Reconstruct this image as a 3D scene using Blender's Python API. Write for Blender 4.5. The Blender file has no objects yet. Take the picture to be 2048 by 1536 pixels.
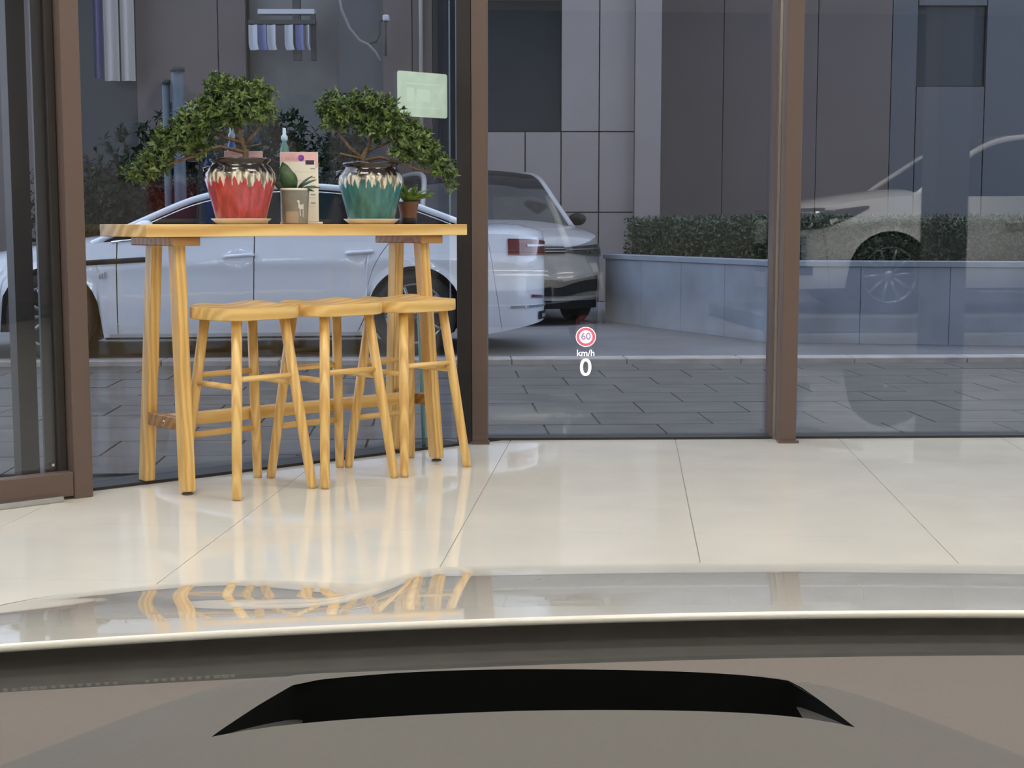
import bpy, bmesh, math, random
from math import sin, cos, pi, radians, sqrt, atan2
from mathutils import Vector, Matrix
random.seed(7)
S = bpy.context.scene
COL = S.collection

# ------------------------------------------------------------------ camera, world, exposure
CAM_H = 1.05
PITCH = math.atan(321 / 2958)
cam_d = bpy.data.cameras.new('camera'); cam = bpy.data.objects.new('camera', cam_d); COL.objects.link(cam)
cam_d.sensor_width = 36.0; cam_d.lens = 36.0 * 2958 / 2048; cam_d.clip_start = 0.02; cam_d.clip_end = 200
cam.location = (0, 0, CAM_H); cam.rotation_euler = (pi / 2 - PITCH, 0, 0)
S.camera = cam
W = bpy.data.worlds.new('dusk_sky'); S.world = W; W.use_nodes = True
bg = W.node_tree.nodes['Background']; bg.inputs[0].default_value = (0.77, 0.85, 1.0, 1); bg.inputs[1].default_value = 2.3
S.view_settings.view_transform = 'Standard'; S.view_settings.look = 'None'
S.view_settings.gamma = 1; S.view_settings.use_curve_mapping = False
S.view_settings.exposure = 0.0
LAMP = 17.6      # radiance of the showroom's ceiling panels

# ------------------------------------------------------------------ materials
M = {}
def nt(name):
    m = bpy.data.materials.new(name); m.use_nodes = True; M[name] = m
    return m, m.node_tree.nodes, m.node_tree.links
def mat(name, col, rough=0.5, metal=0.0, coat=0.0, spec=0.5, noise=0.0, nscale=20.0, bump=0.0, stretch=(1, 1, 1), col2=None, coatr=0.03):
    m, N, L = nt(name); p = N['Principled BSDF']
    p.inputs['Roughness'].default_value = rough; p.inputs['Metallic'].default_value = metal
    p.inputs['Specular IOR Level'].default_value = spec
    p.inputs['Coat Weight'].default_value = coat; p.inputs['Coat Roughness'].default_value = coatr
    c = (*col, 1)
    p.inputs['Base Color'].default_value = c
    if noise > 0 or bump > 0 or col2:
        tc = N.new('ShaderNodeTexCoord'); mp = N.new('ShaderNodeMapping'); mp.inputs['Scale'].default_value = stretch
        nz = N.new('ShaderNodeTexNoise'); nz.inputs['Scale'].default_value = nscale; nz.inputs['Detail'].default_value = 5
        L.new(tc.outputs['Object'], mp.inputs[0]); L.new(mp.outputs[0], nz.inputs['Vector'])
        rp = N.new('ShaderNodeValToRGB'); e = rp.color_ramp.elements
        k = noise
        e[0].position = 0.3; e[1].position = 0.7
        e[0].color = (*[max(0, a * (1 - k)) for a in col], 1); e[1].color = (*(col2 or [min(1, a * (1 + k)) for a in col]), 1)
        L.new(nz.outputs[0], rp.inputs[0]); L.new(rp.outputs[0], p.inputs['Base Color'])
        if bump > 0:
            b = N.new('ShaderNodeBump'); b.inputs['Strength'].default_value = bump; b.inputs['Distance'].default_value = 0.01
            L.new(nz.outputs[0], b.inputs['Height']); L.new(b.outputs[0], p.inputs['Normal'])
    return m
def wood(name, dark, light, axis=0, scale=9.0):
    m, N, L = nt(name); p = N['Principled BSDF']
    p.inputs['Roughness'].default_value = 0.38; p.inputs['Coat Weight'].default_value = 0.15
    tc = N.new('ShaderNodeTexCoord'); mp = N.new('ShaderNodeMapping')
    sc = [1.0, 1.0, 1.0]; sc[axis] = 0.16; mp.inputs['Scale'].default_value = sc
    nz = N.new('ShaderNodeTexNoise'); nz.inputs['Scale'].default_value = 5; nz.inputs['Detail'].default_value = 3
    wv = N.new('ShaderNodeTexWave'); wv.wave_type = 'RINGS'; wv.rings_direction = 'XYZ'[axis]
    wv.inputs['Scale'].default_value = scale; wv.inputs['Distortion'].default_value = 5.0; wv.inputs['Detail'].default_value = 3; wv.inputs['Detail Scale'].default_value = 1.5
    oi = N.new('ShaderNodeObjectInfo'); ad = N.new('ShaderNodeVectorMath'); ad.operation = 'ADD'
    mu = N.new('ShaderNodeVectorMath'); mu.operation = 'SCALE'; mu.inputs['Scale'].default_value = 0.35
    cmb = N.new('ShaderNodeCombineXYZ')
    for i in range(3): L.new(oi.outputs['Random'], cmb.inputs[i])
    L.new(cmb.outputs[0], mu.inputs[0]); L.new(tc.outputs['Object'], ad.inputs[0]); L.new(mu.outputs[0], ad.inputs[1])
    L.new(ad.outputs[0], mp.inputs[0]); L.new(mp.outputs[0], wv.inputs['Vector']); L.new(mp.outputs[0], nz.inputs['Vector'])
    mx = N.new('ShaderNodeMix'); mx.data_type = 'FLOAT'; mx.inputs[0].default_value = 0.35
    L.new(wv.outputs['Fac'], mx.inputs[2]); L.new(nz.outputs[0], mx.inputs[3])
    rp = N.new('ShaderNodeValToRGB'); e = rp.color_ramp.elements
    e[0].position = 0.15; e[0].color = (*dark, 1); e[1].position = 0.8; e[1].color = (*light, 1)
    L.new(mx.outputs[0], rp.inputs[0]); L.new(rp.outputs[0], p.inputs['Base Color'])
    b = N.new('ShaderNodeBump'); b.inputs['Strength'].default_value = 0.06; b.inputs['Distance'].default_value = 0.004
    L.new(wv.outputs['Fac'], b.inputs['Height']); L.new(b.outputs[0], p.inputs['Normal'])
    return m
def glass(name, tint, refl, ior=1.5):
    m, N, L = nt(name); N.remove(N['Principled BSDF'])
    out = N['Material Output']; tr = N.new('ShaderNodeBsdfTransparent'); gl = N.new('ShaderNodeBsdfGlossy'); gl.inputs['Roughness'].default_value = 0.0
    tr.inputs[0].default_value = (*tint, 1); gl.inputs[0].default_value = (1, 1, 1, 1)
    fr = N.new('ShaderNodeFresnel'); fr.inputs[0].default_value = ior
    ad = N.new('ShaderNodeMath'); ad.operation = 'ADD'; ad.inputs[1].default_value = refl; ad.use_clamp = True
    mx = N.new('ShaderNodeMixShader')
    geo = N.new('ShaderNodeNewGeometry'); im = N.new('ShaderNodeMix'); im.data_type = 'FLOAT'       # a thin pane reflects alike from both faces
    im.inputs[2].default_value = ior; im.inputs[3].default_value = 1 / ior
    L.new(geo.outputs['Backfacing'], im.inputs[0]); L.new(im.outputs[0], fr.inputs[0])
    L.new(fr.outputs[0], ad.inputs[0]); L.new(ad.outputs[0], mx.inputs[0]); L.new(tr.outputs[0], mx.inputs[1]); L.new(gl.outputs[0], mx.inputs[2])
    L.new(mx.outputs[0], out.inputs[0])
    return m
def emit(name, col, st):
    m, N, L = nt(name); p = N['Principled BSDF']
    p.inputs['Base Color'].default_value = (*col, 1); p.inputs['Emission Color'].default_value = (*col, 1); p.inputs['Emission Strength'].default_value = st
    return m
def glaze(name, body, dark=(0.018, 0.012, 0.012), cream=(0.72, 0.66, 0.52), zline=0.165):
    """dark shoulder, cream runs, coloured body: the edges follow noise round the pot"""
    m, N, L = nt(name); p = N['Principled BSDF']; p.inputs['Roughness'].default_value = 0.16; p.inputs['Coat Weight'].default_value = 0.4
    tc = N.new('ShaderNodeTexCoord'); sp = N.new('ShaderNodeSeparateXYZ'); L.new(tc.outputs['Object'], sp.inputs[0])
    def nz(scale, zs, w):
        mp = N.new('ShaderNodeMapping'); mp.inputs['Scale'].default_value = (1, 1, zs); mp.inputs['Location'].default_value = (w, w, 0)
        n = N.new('ShaderNodeTexNoise'); n.inputs['Scale'].default_value = scale; n.inputs['Detail'].default_value = 1.5
        L.new(tc.outputs['Object'], mp.inputs[0]); L.new(mp.outputs[0], n.inputs['Vector']); return n
    def edge(z0, amp, scale, w, soft):
        n = nz(scale, 0.02, w)
        a = N.new('ShaderNodeMath'); a.operation = 'MULTIPLY_ADD'; a.inputs[1].default_value = amp; L.new(n.outputs[0], a.inputs[0]); L.new(sp.outputs[2], a.inputs[2])
        b = N.new('ShaderNodeMapRange'); b.inputs['From Min'].default_value = z0 + amp * 0.5 - soft; b.inputs['From Max'].default_value = z0 + amp * 0.5 + soft
        L.new(a.outputs[0], b.inputs['Value']); return b
    e1 = edge(zline - 0.004, 0.135, 52, 0, 0.004); e2 = edge(zline + 0.030, 0.075, 60, 3.3, 0.010)
    n3 = nz(60, 0.12, 1.7)
    rb = N.new('ShaderNodeValToRGB'); rb.color_ramp.elements[0].color = (*[a * 0.7 for a in body], 1); rb.color_ramp.elements[1].color = (*[min(1, a * 1.25) for a in body], 1)
    rb.color_ramp.elements[0].position = 0.3; rb.color_ramp.elements[1].position = 0.7; L.new(n3.outputs[0], rb.inputs[0])
    rc = N.new('ShaderNodeValToRGB'); rc.color_ramp.elements[0].color = (*[a * 0.25 for a in cream], 1); rc.color_ramp.elements[1].color = (*cream, 1)
    rc.color_ramp.elements[0].position = 0.42; rc.color_ramp.elements[1].position = 0.54; L.new(n3.outputs[0], rc.inputs[0])
    m1 = N.new('ShaderNodeMix'); m1.data_type = 'RGBA'; L.new(e1.outputs[0], m1.inputs[0]); L.new(rb.outputs[0], m1.inputs[6]); L.new(rc.outputs[0], m1.inputs[7])
    m2 = N.new('ShaderNodeMix'); m2.data_type = 'RGBA'; L.new(e2.outputs[0], m2.inputs[0]); L.new(m1.outputs[2], m2.inputs[6]); m2.inputs[7].default_value = (*dark, 1)
    L.new(m2.outputs[2], p.inputs['Base Color'])
    return m
def leafmat(name, a, b):
    m, N, L = nt(name); p = N['Principled BSDF']; p.inputs['Roughness'].default_value = 0.42
    tc = N.new('ShaderNodeTexCoord'); nz = N.new('ShaderNodeTexNoise'); nz.inputs['Scale'].default_value = 28; nz.inputs['Detail'].default_value = 2
    L.new(tc.outputs['Object'], nz.inputs['Vector'])
    rp = N.new('ShaderNodeValToRGB'); e = rp.color_ramp.elements
    e[0].position = 0.35; e[0].color = (*a, 1); e[1].position = 0.68; e[1].color = (*b, 1)
    L.new(nz.outputs[0], rp.inputs[0]); L.new(rp.outputs[0], p.inputs['Base Color'])
    return m

mat('tile', (0.69, 0.665, 0.595), rough=0.03, spec=0.36, noise=0.05, nscale=3.0)
mat('grout', (0.36, 0.34, 0.31), rough=0.8)
mat('bronze', (0.120, 0.082, 0.068), rough=0.42, spec=0.4)
mat('bronze_dark', (0.028, 0.024, 0.022), rough=0.45, spec=0.3)
mat('gasket', (0.012, 0.012, 0.013), rough=0.6)
mat('steel', (0.75, 0.74, 0.70), rough=0.25, metal=1.0)
glass('showroom_glass', (0.90, 0.93, 0.97), 0.018, 1.45)
glass('windscreen_glass', (0.99, 0.992, 0.99), 0.0, 1.10)
mat('wall_paint', (0.27, 0.25, 0.245), rough=0.8, noise=0.03, nscale=2)
mat('ceiling_paint', (0.60, 0.59, 0.57), rough=0.9)
mat('column_paint', (0.16, 0.16, 0.165), rough=0.7)
emit('led_panel', (1.0, 0.945, 0.85), LAMP)
mat('lamp_frame', (0.8, 0.8, 0.8), rough=0.5)
wood('pine', (0.66, 0.40, 0.115), (0.82, 0.56, 0.215), axis=0, scale=7)
wood('pine_leg', (0.63, 0.37, 0.11), (0.79, 0.525, 0.19), axis=2, scale=14)
wood('pine_top', (0.60, 0.345, 0.10), (0.86, 0.62, 0.27), axis=0, scale=5)
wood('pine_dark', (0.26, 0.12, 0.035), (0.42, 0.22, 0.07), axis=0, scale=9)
mat('rubber_foot', (0.10, 0.08, 0.06), rough=0.6)
glaze('red_glaze', (0.43, 0.045, 0.052)); glaze('teal_glaze', (0.030, 0.155, 0.150))
mat('saucer', (0.80, 0.74, 0.63), rough=0.3)
mat('soil', (0.03, 0.02, 0.015), rough=0.95, noise=0.4, nscale=80)
mat('bark', (0.16, 0.105, 0.06), rough=0.85, noise=0.4, nscale=60, bump=0.4)
leafmat('bonsai_leaf', (0.032, 0.068, 0.018), (0.19, 0.27, 0.072))
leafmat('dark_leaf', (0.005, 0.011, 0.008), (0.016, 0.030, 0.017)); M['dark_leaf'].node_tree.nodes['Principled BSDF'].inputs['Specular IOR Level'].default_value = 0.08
leafmat('hedge_leaf', (0.016, 0.034, 0.014), (0.055, 0.085, 0.038))
leafmat('aloe_leaf', (0.018, 0.045, 0.016), (0.06, 0.12, 0.04))
leafmat('fern_leaf', (0.06, 0.14, 0.02), (0.22, 0.36, 0.07))
mat('grey_pot', (0.24, 0.23, 0.19), rough=0.35, noise=0.25, nscale=9)
mat('pot_white', (0.62, 0.60, 0.54), rough=0.4)
mat('pot_tan', (0.40, 0.31, 0.23), rough=0.5)
mat('brown_pot', (0.20, 0.085, 0.055), rough=0.45, noise=0.2, nscale=12)
mat('card_paper', (0.82, 0.78, 0.67), rough=0.6)
mat('card_pink', (0.78, 0.47, 0.48), rough=0.6, noise=0.08, nscale=30)
mat('card_pinktext', (0.72, 0.36, 0.40), rough=0.6)
mat('print_grey', (0.36, 0.35, 0.33), rough=0.7)
mat('print_purple', (0.20, 0.06, 0.38), rough=0.6, noise=0.4, nscale=60)
mat('print_navy', (0.03, 0.02, 0.07), rough=0.6)
mat('blue_plastic', (0.10, 0.20, 0.62), rough=0.35)
mat('pale_blue', (0.50, 0.68, 0.85), rough=0.4)
mat('teal_plastic', (0.10, 0.24, 0.23), rough=0.45)
mat('sticker', (0.56, 0.75, 0.67), rough=0.5, noise=0.10, nscale=14)
mat('sticker_print', (0.62, 0.82, 0.75), rough=0.5)
mat('paint_white', (0.76, 0.76, 0.75), rough=0.35, coat=1.0, noise=0.0)
mat('paint_pearl', (0.69, 0.72, 0.79), rough=0.32, coat=1.0)
mat('paint_silver', (0.27, 0.265, 0.27), rough=0.4, coat=0.6)
mat('hood_white', (0.80, 0.785, 0.72), rough=0.25, coat=1.0, spec=0.35)
mat('car_glass', (0.012, 0.014, 0.018), rough=0.03, spec=0.13)
mat('black_trim', (0.010, 0.010, 0.012), rough=0.5, spec=0.15)
mat('dark_grille', (0.013, 0.014, 0.018), rough=0.6, spec=0.12)
mat('chrome', (0.85, 0.86, 0.88), rough=0.08, metal=1.0)
mat('satin', (0.55, 0.56, 0.58), rough=0.25, metal=0.9)
mat('tyre', (0.014, 0.014, 0.016), rough=0.8)
mat('rocker', (0.36, 0.365, 0.375), rough=0.55)
mat('rim', (0.30, 0.31, 0.33), rough=0.25, metal=0.85)
mat('rim_dark', (0.03, 0.03, 0.034), rough=0.4, metal=0.3)
mat('lamp_red', (0.13, 0.012, 0.016), rough=0.08, coat=1.0)
mat('lamp_clear', (0.035, 0.04, 0.045), rough=0.05, coat=1.0, noise=0.6, nscale=25)
mat('lamp_white', (0.80, 0.82, 0.85), rough=0.15)
mat('dash', (0.143, 0.125, 0.112), rough=0.75, noise=0.03, nscale=400, bump=0.01, spec=0.25)
mat('binnacle', (0.112, 0.106, 0.098), rough=0.78, noise=0.03, nscale=400, bump=0.01, spec=0.25)
mat('slot_black', (0.0035, 0.004, 0.004), rough=0.7, spec=0.1)
mat('slot_side', (0.05, 0.05, 0.05), rough=0.7, spec=0.2)
mat('cowl', (0.05, 0.051, 0.048), rough=0.8, spec=0.08, noise=0.1, nscale=40)
emit('hud_white', (1.0, 0.99, 1.0), 1.15); emit('hud_red', (0.72, 0.15, 0.21), 0.9); emit('hud_grey', (0.40, 0.33, 0.50), 0.75)
mat('paver', (0.056, 0.051, 0.050), rough=0.75, noise=0.35, nscale=2.2, bump=0.15, stretch=(1, 2.5, 1))
mat('paver_joint', (0.034, 0.032, 0.033), rough=0.9)
mat('asphalt', (0.115, 0.118, 0.130), rough=0.8, noise=0.2, nscale=1.2)
mat('kerb', (0.33, 0.30, 0.285), rough=0.7, noise=0.2, nscale=5)
mat('planter', (0.205, 0.235, 0.285), rough=0.65, noise=0.25, nscale=1.6)
mat('panel_light', (0.245, 0.215, 0.21), rough=0.6, noise=0.05, nscale=1)
mat('panel_brown', (0.085, 0.067, 0.065), rough=0.6, noise=0.06, nscale=1)
mat('panel_dark', (0.058, 0.064, 0.075), rough=0.6)
mat('window_dark', (0.020, 0.027, 0.033), rough=0.25, spec=0.2)
mat('alley', (0.13, 0.13, 0.13), rough=0.8, noise=0.25, nscale=1.5)
mat('banner_white', (0.33, 0.31, 0.295), rough=0.8)
mat('banner_blue', (0.055, 0.055, 0.13), rough=0.8)
mat('pipe_blue', (0.065, 0.085, 0.115), rough=0.6)
mat('cloth_white', (0.40, 0.42, 0.46), rough=0.8); mat('cloth_blue', (0.13, 0.15, 0.30), rough=0.8)
mat('cable', (0.03, 0.033, 0.036), rough=0.7)
mat('cable_grey', (0.17, 0.17, 0.17), rough=0.7)

# ------------------------------------------------------------------ helpers
def link(name, me, m=None, parent=None, loc=None, rot=None, smooth=False):
    o = bpy.data.objects.new(name, me); COL.objects.link(o)
    if m is not None: me.materials.append(M[m] if isinstance(m, str) else m)
    if parent is not None: o.parent = parent
    if loc is not None: o.location = loc
    if rot is not None: o.rotation_euler = rot
    if smooth:
        for p in me.polygons: p.use_smooth = True
    return o
def mesh(vs, fs, name='m'):
    me = bpy.data.meshes.new(name); me.from_pydata([tuple(v) for v in vs], [], fs); me.update(); return me
def P(name, vs, fs, m, parent=None, smooth=False, loc=None, rot=None):
    return link(name, mesh(vs, fs), m, parent, loc, rot, smooth)
def fixn(o):
    bm = bmesh.new(); bm.from_mesh(o.data); bmesh.ops.recalc_face_normals(bm, faces=bm.faces); bm.to_mesh(o.data); bm.free(); return o
def boxme(sx, sy, sz, bev=0.0, c=(0, 0, 0), seg=2):
    bm = bmesh.new(); bmesh.ops.create_cube(bm, size=1.0)
    for v in bm.verts: v.co = Vector((v.co.x * sx + c[0], v.co.y * sy + c[1], v.co.z * sz + c[2]))
    if bev > 0: bmesh.ops.bevel(bm, geom=list(bm.edges), offset=bev, segments=seg, affect='EDGES', profile=0.5)
    me = bpy.data.meshes.new('b'); bm.to_mesh(me); bm.free(); return me
def box(name, lo, hi, m, parent=None, bev=0.0):
    c = [(a + b) / 2 for a, b in zip(lo, hi)]; s = [b - a for a, b in zip(lo, hi)]
    return link(name, boxme(*s, bev=bev), m, parent, loc=c)
def prism(name, poly, z0, z1, m, parent=None, bev=0.0):
    n = len(poly); vs = [(x, y, z0) for x, y in poly] + [(x, y, z1) for x, y in poly]
    fs = [tuple(reversed(range(n))), tuple(range(n, 2 * n))] + [(i, (i + 1) % n, n + (i + 1) % n, n + i) for i in range(n)]
    o = P(name, vs, fs, m, parent); fixn(o)
    if bev > 0:
        bm = bmesh.new(); bm.from_mesh(o.data); bmesh.ops.bevel(bm, geom=list(bm.edges), offset=bev, segments=1, affect='EDGES'); bm.to_mesh(o.data); bm.free()
    return o
def lathe(prof, seg=32, mod=None):
    vs, fs = [], []
    n = len(prof)
    for i in range(seg):
        a = 2 * pi * i / seg
        for j, (r, z) in enumerate(prof):
            k = mod(a, j, r, z) if mod else r
            vs.append((k * cos(a), k * sin(a), z))
    for i in range(seg):
        for j in range(n - 1):
            a = i * n + j; b = ((i + 1) % seg) * n + j
            fs.append((a, b, b + 1, a + 1))
    return vs, fs
def tube(pts, rads, seg=8, cap=True):
    pts = [Vector(p) for p in pts]
    if not hasattr(rads, '__len__'): rads = [rads] * len(pts)
    vs, fs = [], []
    for i, p in enumerate(pts):
        t = (pts[min(i + 1, len(pts) - 1)] - pts[max(i - 1, 0)]).normalized()
        up = Vector((0, 0, 1)) if abs(t.z) < 0.9 else Vector((1, 0, 0))
        a = t.cross(up).normalized(); b = t.cross(a).normalized()
        for k in range(seg):
            q = 2 * pi * k / seg; vs.append(p + rads[i] * (cos(q) * a + sin(q) * b))
    for i in range(len(pts) - 1):
        for k in range(seg):
            k2 = (k + 1) % seg; fs.append((i * seg + k, i * seg + k2, (i + 1) * seg + k2, (i + 1) * seg + k))
    if cap:
        fs.append(tuple(range(seg))); fs.append(tuple(reversed(range((len(pts) - 1) * seg, len(pts) * seg))))
    return vs, fs
def T(name, pts, rads, m, parent=None, seg=8):
    return fixn(P(name, *tube(pts, rads, seg), m, parent, smooth=True))
def grid(fn, nu, nv):
    vs = [fn(i / nu, j / nv) for i in range(nu + 1) for j in range(nv + 1)]
    fs = [(i * (nv + 1) + j, (i + 1) * (nv + 1) + j, (i + 1) * (nv + 1) + j + 1, i * (nv + 1) + j + 1) for i in range(nu) for j in range(nv)]
    return vs, fs
def thick(o, t, off=-1.0):
    md = o.modifiers.new('thickness', 'SOLIDIFY'); md.thickness = t; md.offset = off; return o
def empty(name, loc=(0, 0, 0), rz=0.0):
    o = bpy.data.objects.new(name, None); COL.objects.link(o); o.location = loc; o.rotation_euler = (0, 0, rz); o.empty_display_size = 0.1
    return o
def tag(o, label, cat, group=None, kind=None):
    o['label'] = label
    if cat: o['category'] = cat
    if group: o['group'] = group
    if kind: o['kind'] = kind
    return o
def struct(o, label=None):
    o['kind'] = 'structure'
    if label: o['label'] = label
    return o
def text(name, s, size, m, parent=None, weight=0.0, ext=0.0):
    cu = bpy.data.curves.new(name, 'FONT'); cu.body = s; cu.size = size; cu.align_x = 'CENTER'; cu.align_y = 'CENTER'; cu.offset = weight; cu.extrude = ext
    o = bpy.data.objects.new(name, cu); COL.objects.link(o); cu.materials.append(M[m])
    dg = bpy.context.evaluated_depsgraph_get(); dg.update()
    me = bpy.data.meshes.new_from_object(o.evaluated_get(dg)); bpy.data.objects.remove(o)
    return link(name, me, None, parent)
def clip(poly, a, b, c):
    """keep a*x+b*y<=c"""
    out = []
    for i in range(len(poly)):
        p, q = poly[i], poly[(i + 1) % len(poly)]
        dp, dq = a * p[0] + b * p[1] - c, a * q[0] + b * q[1] - c
        if dp <= 0: out.append(p)
        if dp * dq < 0:
            t = dp / (dp - dq); out.append((p[0] + t * (q[0] - p[0]), p[1] + t * (q[1] - p[1])))
    return out
def lerp(a, b, t): return a + (b - a) * t
def interp(tab, x):
    if x <= tab[0][0]: return tab[0][1]
    for (x0, y0), (x1, y1) in zip(tab, tab[1:]):
        if x <= x1:
            t = (x - x0) / (x1 - x0); return y0 + (y1 - y0) * t
    return tab[-1][1]
def smoothtab(tab):
    """Catmull-Rom resampled table"""
    out = []
    n = len(tab)
    for i in range(n - 1):
        p0, p1, p2, p3 = tab[max(i - 1, 0)], tab[i], tab[i + 1], tab[min(i + 2, n - 1)]
        h = p2[0] - p1[0]
        m1 = (p2[1] - p0[1]) / max(1e-6, p2[0] - p0[0]) * h; m2 = (p3[1] - p1[1]) / max(1e-6, p3[0] - p1[0]) * h
        for k in range(8):
            t = k / 8
            y = (2 * t**3 - 3 * t**2 + 1) * p1[1] + (t**3 - 2 * t**2 + t) * m1 + (-2 * t**3 + 3 * t**2) * p2[1] + (t**3 - t**2) * m2
            out.append((p1[0] + h * t, y))
    out.append(tab[-1]); return out

# ------------------------------------------------------------------ the showroom
AL = radians(40.5)                                   # heading of the left glass wall
uL = Vector((cos(AL), sin(AL), 0)); nL = Vector((-sin(AL), cos(AL), 0))      # along, outward
AR = radians(2.2)
uR = Vector((cos(AR), sin(AR), 0)); nR = Vector((-sin(AR), cos(AR), 0))
PL0 = Vector((-1.652, 5.76, 0)); PR0 = Vector((-0.119, 7.127, 0))
CEIL = 4.2
def LW(a, o, z=0): v = PL0 + uL * a + nL * o; return (v.x, v.y, z)
def RW(a, o, z=0): v = PR0 + uR * a + nR * o; return (v.x, v.y, z)
GL, GR = 0.13, 0.07                                  # glass behind the floor's edge
cornerA = 1.92

# floor: bed plus one tile per object, cut along both glass walls
floor = empty('floor'); struct(floor, 'large cream polished floor tiles with thin grey joints')
def inside(poly):
    cl = nL.x * PL0.x + nL.y * PL0.y + 0.001; cr = nR.x * PR0.x + nR.y * PR0.y + 0.001
    poly = clip(poly, nL.x, nL.y, cl)
    if poly: poly = clip(poly, nR.x, nR.y, cr)
    return poly
bed = inside([(-7, -8), (9.0, -8), (9.0, 8), (-7, 8)])
prism('grout_bed', bed, -0.12, -0.0035, 'grout', floor)
TA = radians(-4.6); ct, st_ = cos(TA), sin(TA)
def tl(u, v): return (-0.025 + u * ct - v * st_, 6.9 + u * st_ + v * ct)
TS, GJ, GV = 0.80, 0.0018, 0.0006
for i in range(-9, 12):
    for j in range(-18, 4):
        q = [tl(i * TS + GJ, j * TS + GV - 0.3), tl((i + 1) * TS - GJ, j * TS + GV - 0.3), tl((i + 1) * TS - GJ, (j + 1) * TS - GV - 0.3), tl(i * TS + GJ, (j + 1) * TS - GV - 0.3)]
        q = clip(clip(clip(q, 1, 0, 9.0), -1, 0, 7), 0, -1, 8); q = inside(q) if len(q) > 2 else q
        if len(q) < 3: continue
        prism('floor_tile', q, -0.012, 0.0, 'tile', floor)

# opaque walls, ceiling
ceil_poly = [(-7.1, -8.1), (9.1, -8.1), (9.1, 7.60), (0.0, 7.30), (-7.1, 1.20)]
struct(prism('ceiling', ceil_poly, CEIL, CEIL + 0.25, 'ceiling_paint'), 'plain pale ceiling high above the showroom floor')
struct(box('wall_back', (-7.1, -8.2, 0), (9.1, -8.0, CEIL), 'wall_paint'), 'plain grey wall behind the cars')
struct(box('wall_right', (9.0, -8.0, 0), (9.15, 7.55, CEIL), 'wall_paint'), 'plain grey wall on the right of the showroom')
struct(box('wall_left', (-7.2, -8.0, 0), (-7.0, 1.15, CEIL), 'wall_paint'), 'plain grey wall on the left of the showroom')
# unseen storeys added above the showroom to keep part of the sky off the forecourt
up = prism('added_storeys', [(-7.4, -8.3), (9.2, -8.3), (9.2, 8.75), (-0.35, 8.40), (-7.4, 2.40)], CEIL + 0.26, 13.0, 'panel_dark'); tag(up, 'unseen dark storeys added above the showroom glass to block sky light', 'building')
col1 = prism('column', [(3.54, 3.00), (3.80, 3.00), (3.80, 3.30), (3.54, 3.30)], 0, CEIL, 'column_paint'); struct(col1, 'square dark grey column inside the showroom')

# ceiling lamps
def lamp(x, y, w=1.2, d=0.6):
    t = empty('ceiling_light', (x, y, CEIL))
    box('lamp_frame', (-w / 2 - 0.03, -d / 2 - 0.03, -0.05), (w / 2 + 0.03, d / 2 + 0.03, 0), 'lamp_frame', t, 0.005)
    box('diffuser', (-w / 2, -d / 2, -0.056), (w / 2, d / 2, -0.05), 'led_panel', t)
    return t
k = 0
names = ['first', 'second', 'third', 'fourth', 'fifth']
for j, y in enumerate((-4.5, -1.3, 1.9, 4.6)):
    for i, x in enumerate((-4.4, -1.6, 1.2, 4.2, 7.0)):
        if y > 3 and x < -4: continue
        tag(lamp(x, y), 'white ceiling lamp panel, %s from left in the %s row from back wall' % (names[i], names[j]), 'lamp', 'ceiling lamp panels')

# mullions and glass, left wall
def member(name, W_, a0, a1, o0, o1, z0, z1, m, parent=None, bev=0.0):
    return prism(name, [W_(a0, o0)[:2], W_(a1, o0)[:2], W_(a1, o1)[:2], W_(a0, o1)[:2]], z0, z1, m, parent, bev)
w1 = empty('window_1'); struct(w1, 'large fixed glass pane behind the wooden bar table')
member('pane', LW, -0.053, 1.90, GL, GL + 0.012, 0.012, CEIL, 'showroom_glass', w1)
member('sill', LW, -0.053, 1.86, 0.0, GL + 0.05, -0.06, 0.012, 'gasket', w1)
t1 = member('trim_1', LW, -0.128, -0.053, -0.115, GL + 0.02, 0.0, CEIL, 'bronze', None, 0.003); struct(t1, 'brown metal post left of the bar table')
member('outer_cap', LW, -0.215, -0.14, GL + 0.05, GL + 0.12, -0.05, CEIL, 'bronze_dark', t1)
# glazed door left of the post
d1 = empty('door_1'); struct(d1, 'brown framed glass door at the left edge')
member('stile', LW, -0.165, -0.131, -0.06, 0.03, 0.0, CEIL, 'bronze_dark', d1, 0.003)
member('bottom_rail', LW, -1.15, -0.130, -0.113, -0.055, 0.012, 0.105, 'bronze', d1, 0.003)
member('pane', LW, -1.15, -0.165, -0.045, -0.033, 0.09, CEIL, 'showroom_glass', d1)
member('far_stile', LW, -1.24, -1.15, -0.115, -0.03, 0.0, CEIL, 'bronze', d1, 0.003)
member('gasket_strip', LW, -0.205, -0.165, -0.030, -0.014, 0.0, CEIL, 'bronze_dark', d1)
member('hinge_screw', LW, -0.190, -0.180, -0.055, -0.046, 0.125, 0.135, 'steel', d1)
sw = member('threshold_strip', LW, -1.10, -0.185, -0.150, -0.118, 0.0, 0.022, 'satin', None, 0.004)
tag(sw, 'thin silver metal threshold strip on the floor under the glass door', 'threshold strip')
w4 = empty('window_4'); struct(w4, 'fixed glass pane beyond the glass door on the left')
member('pane', LW, -6.9, -1.24, GL, GL + 0.012, 0.012, CEIL, 'showroom_glass', w4)
member('sill', LW, -6.9, -1.24, 0.0, GL + 0.05, -0.06, 0.012, 'gasket', w4)
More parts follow.
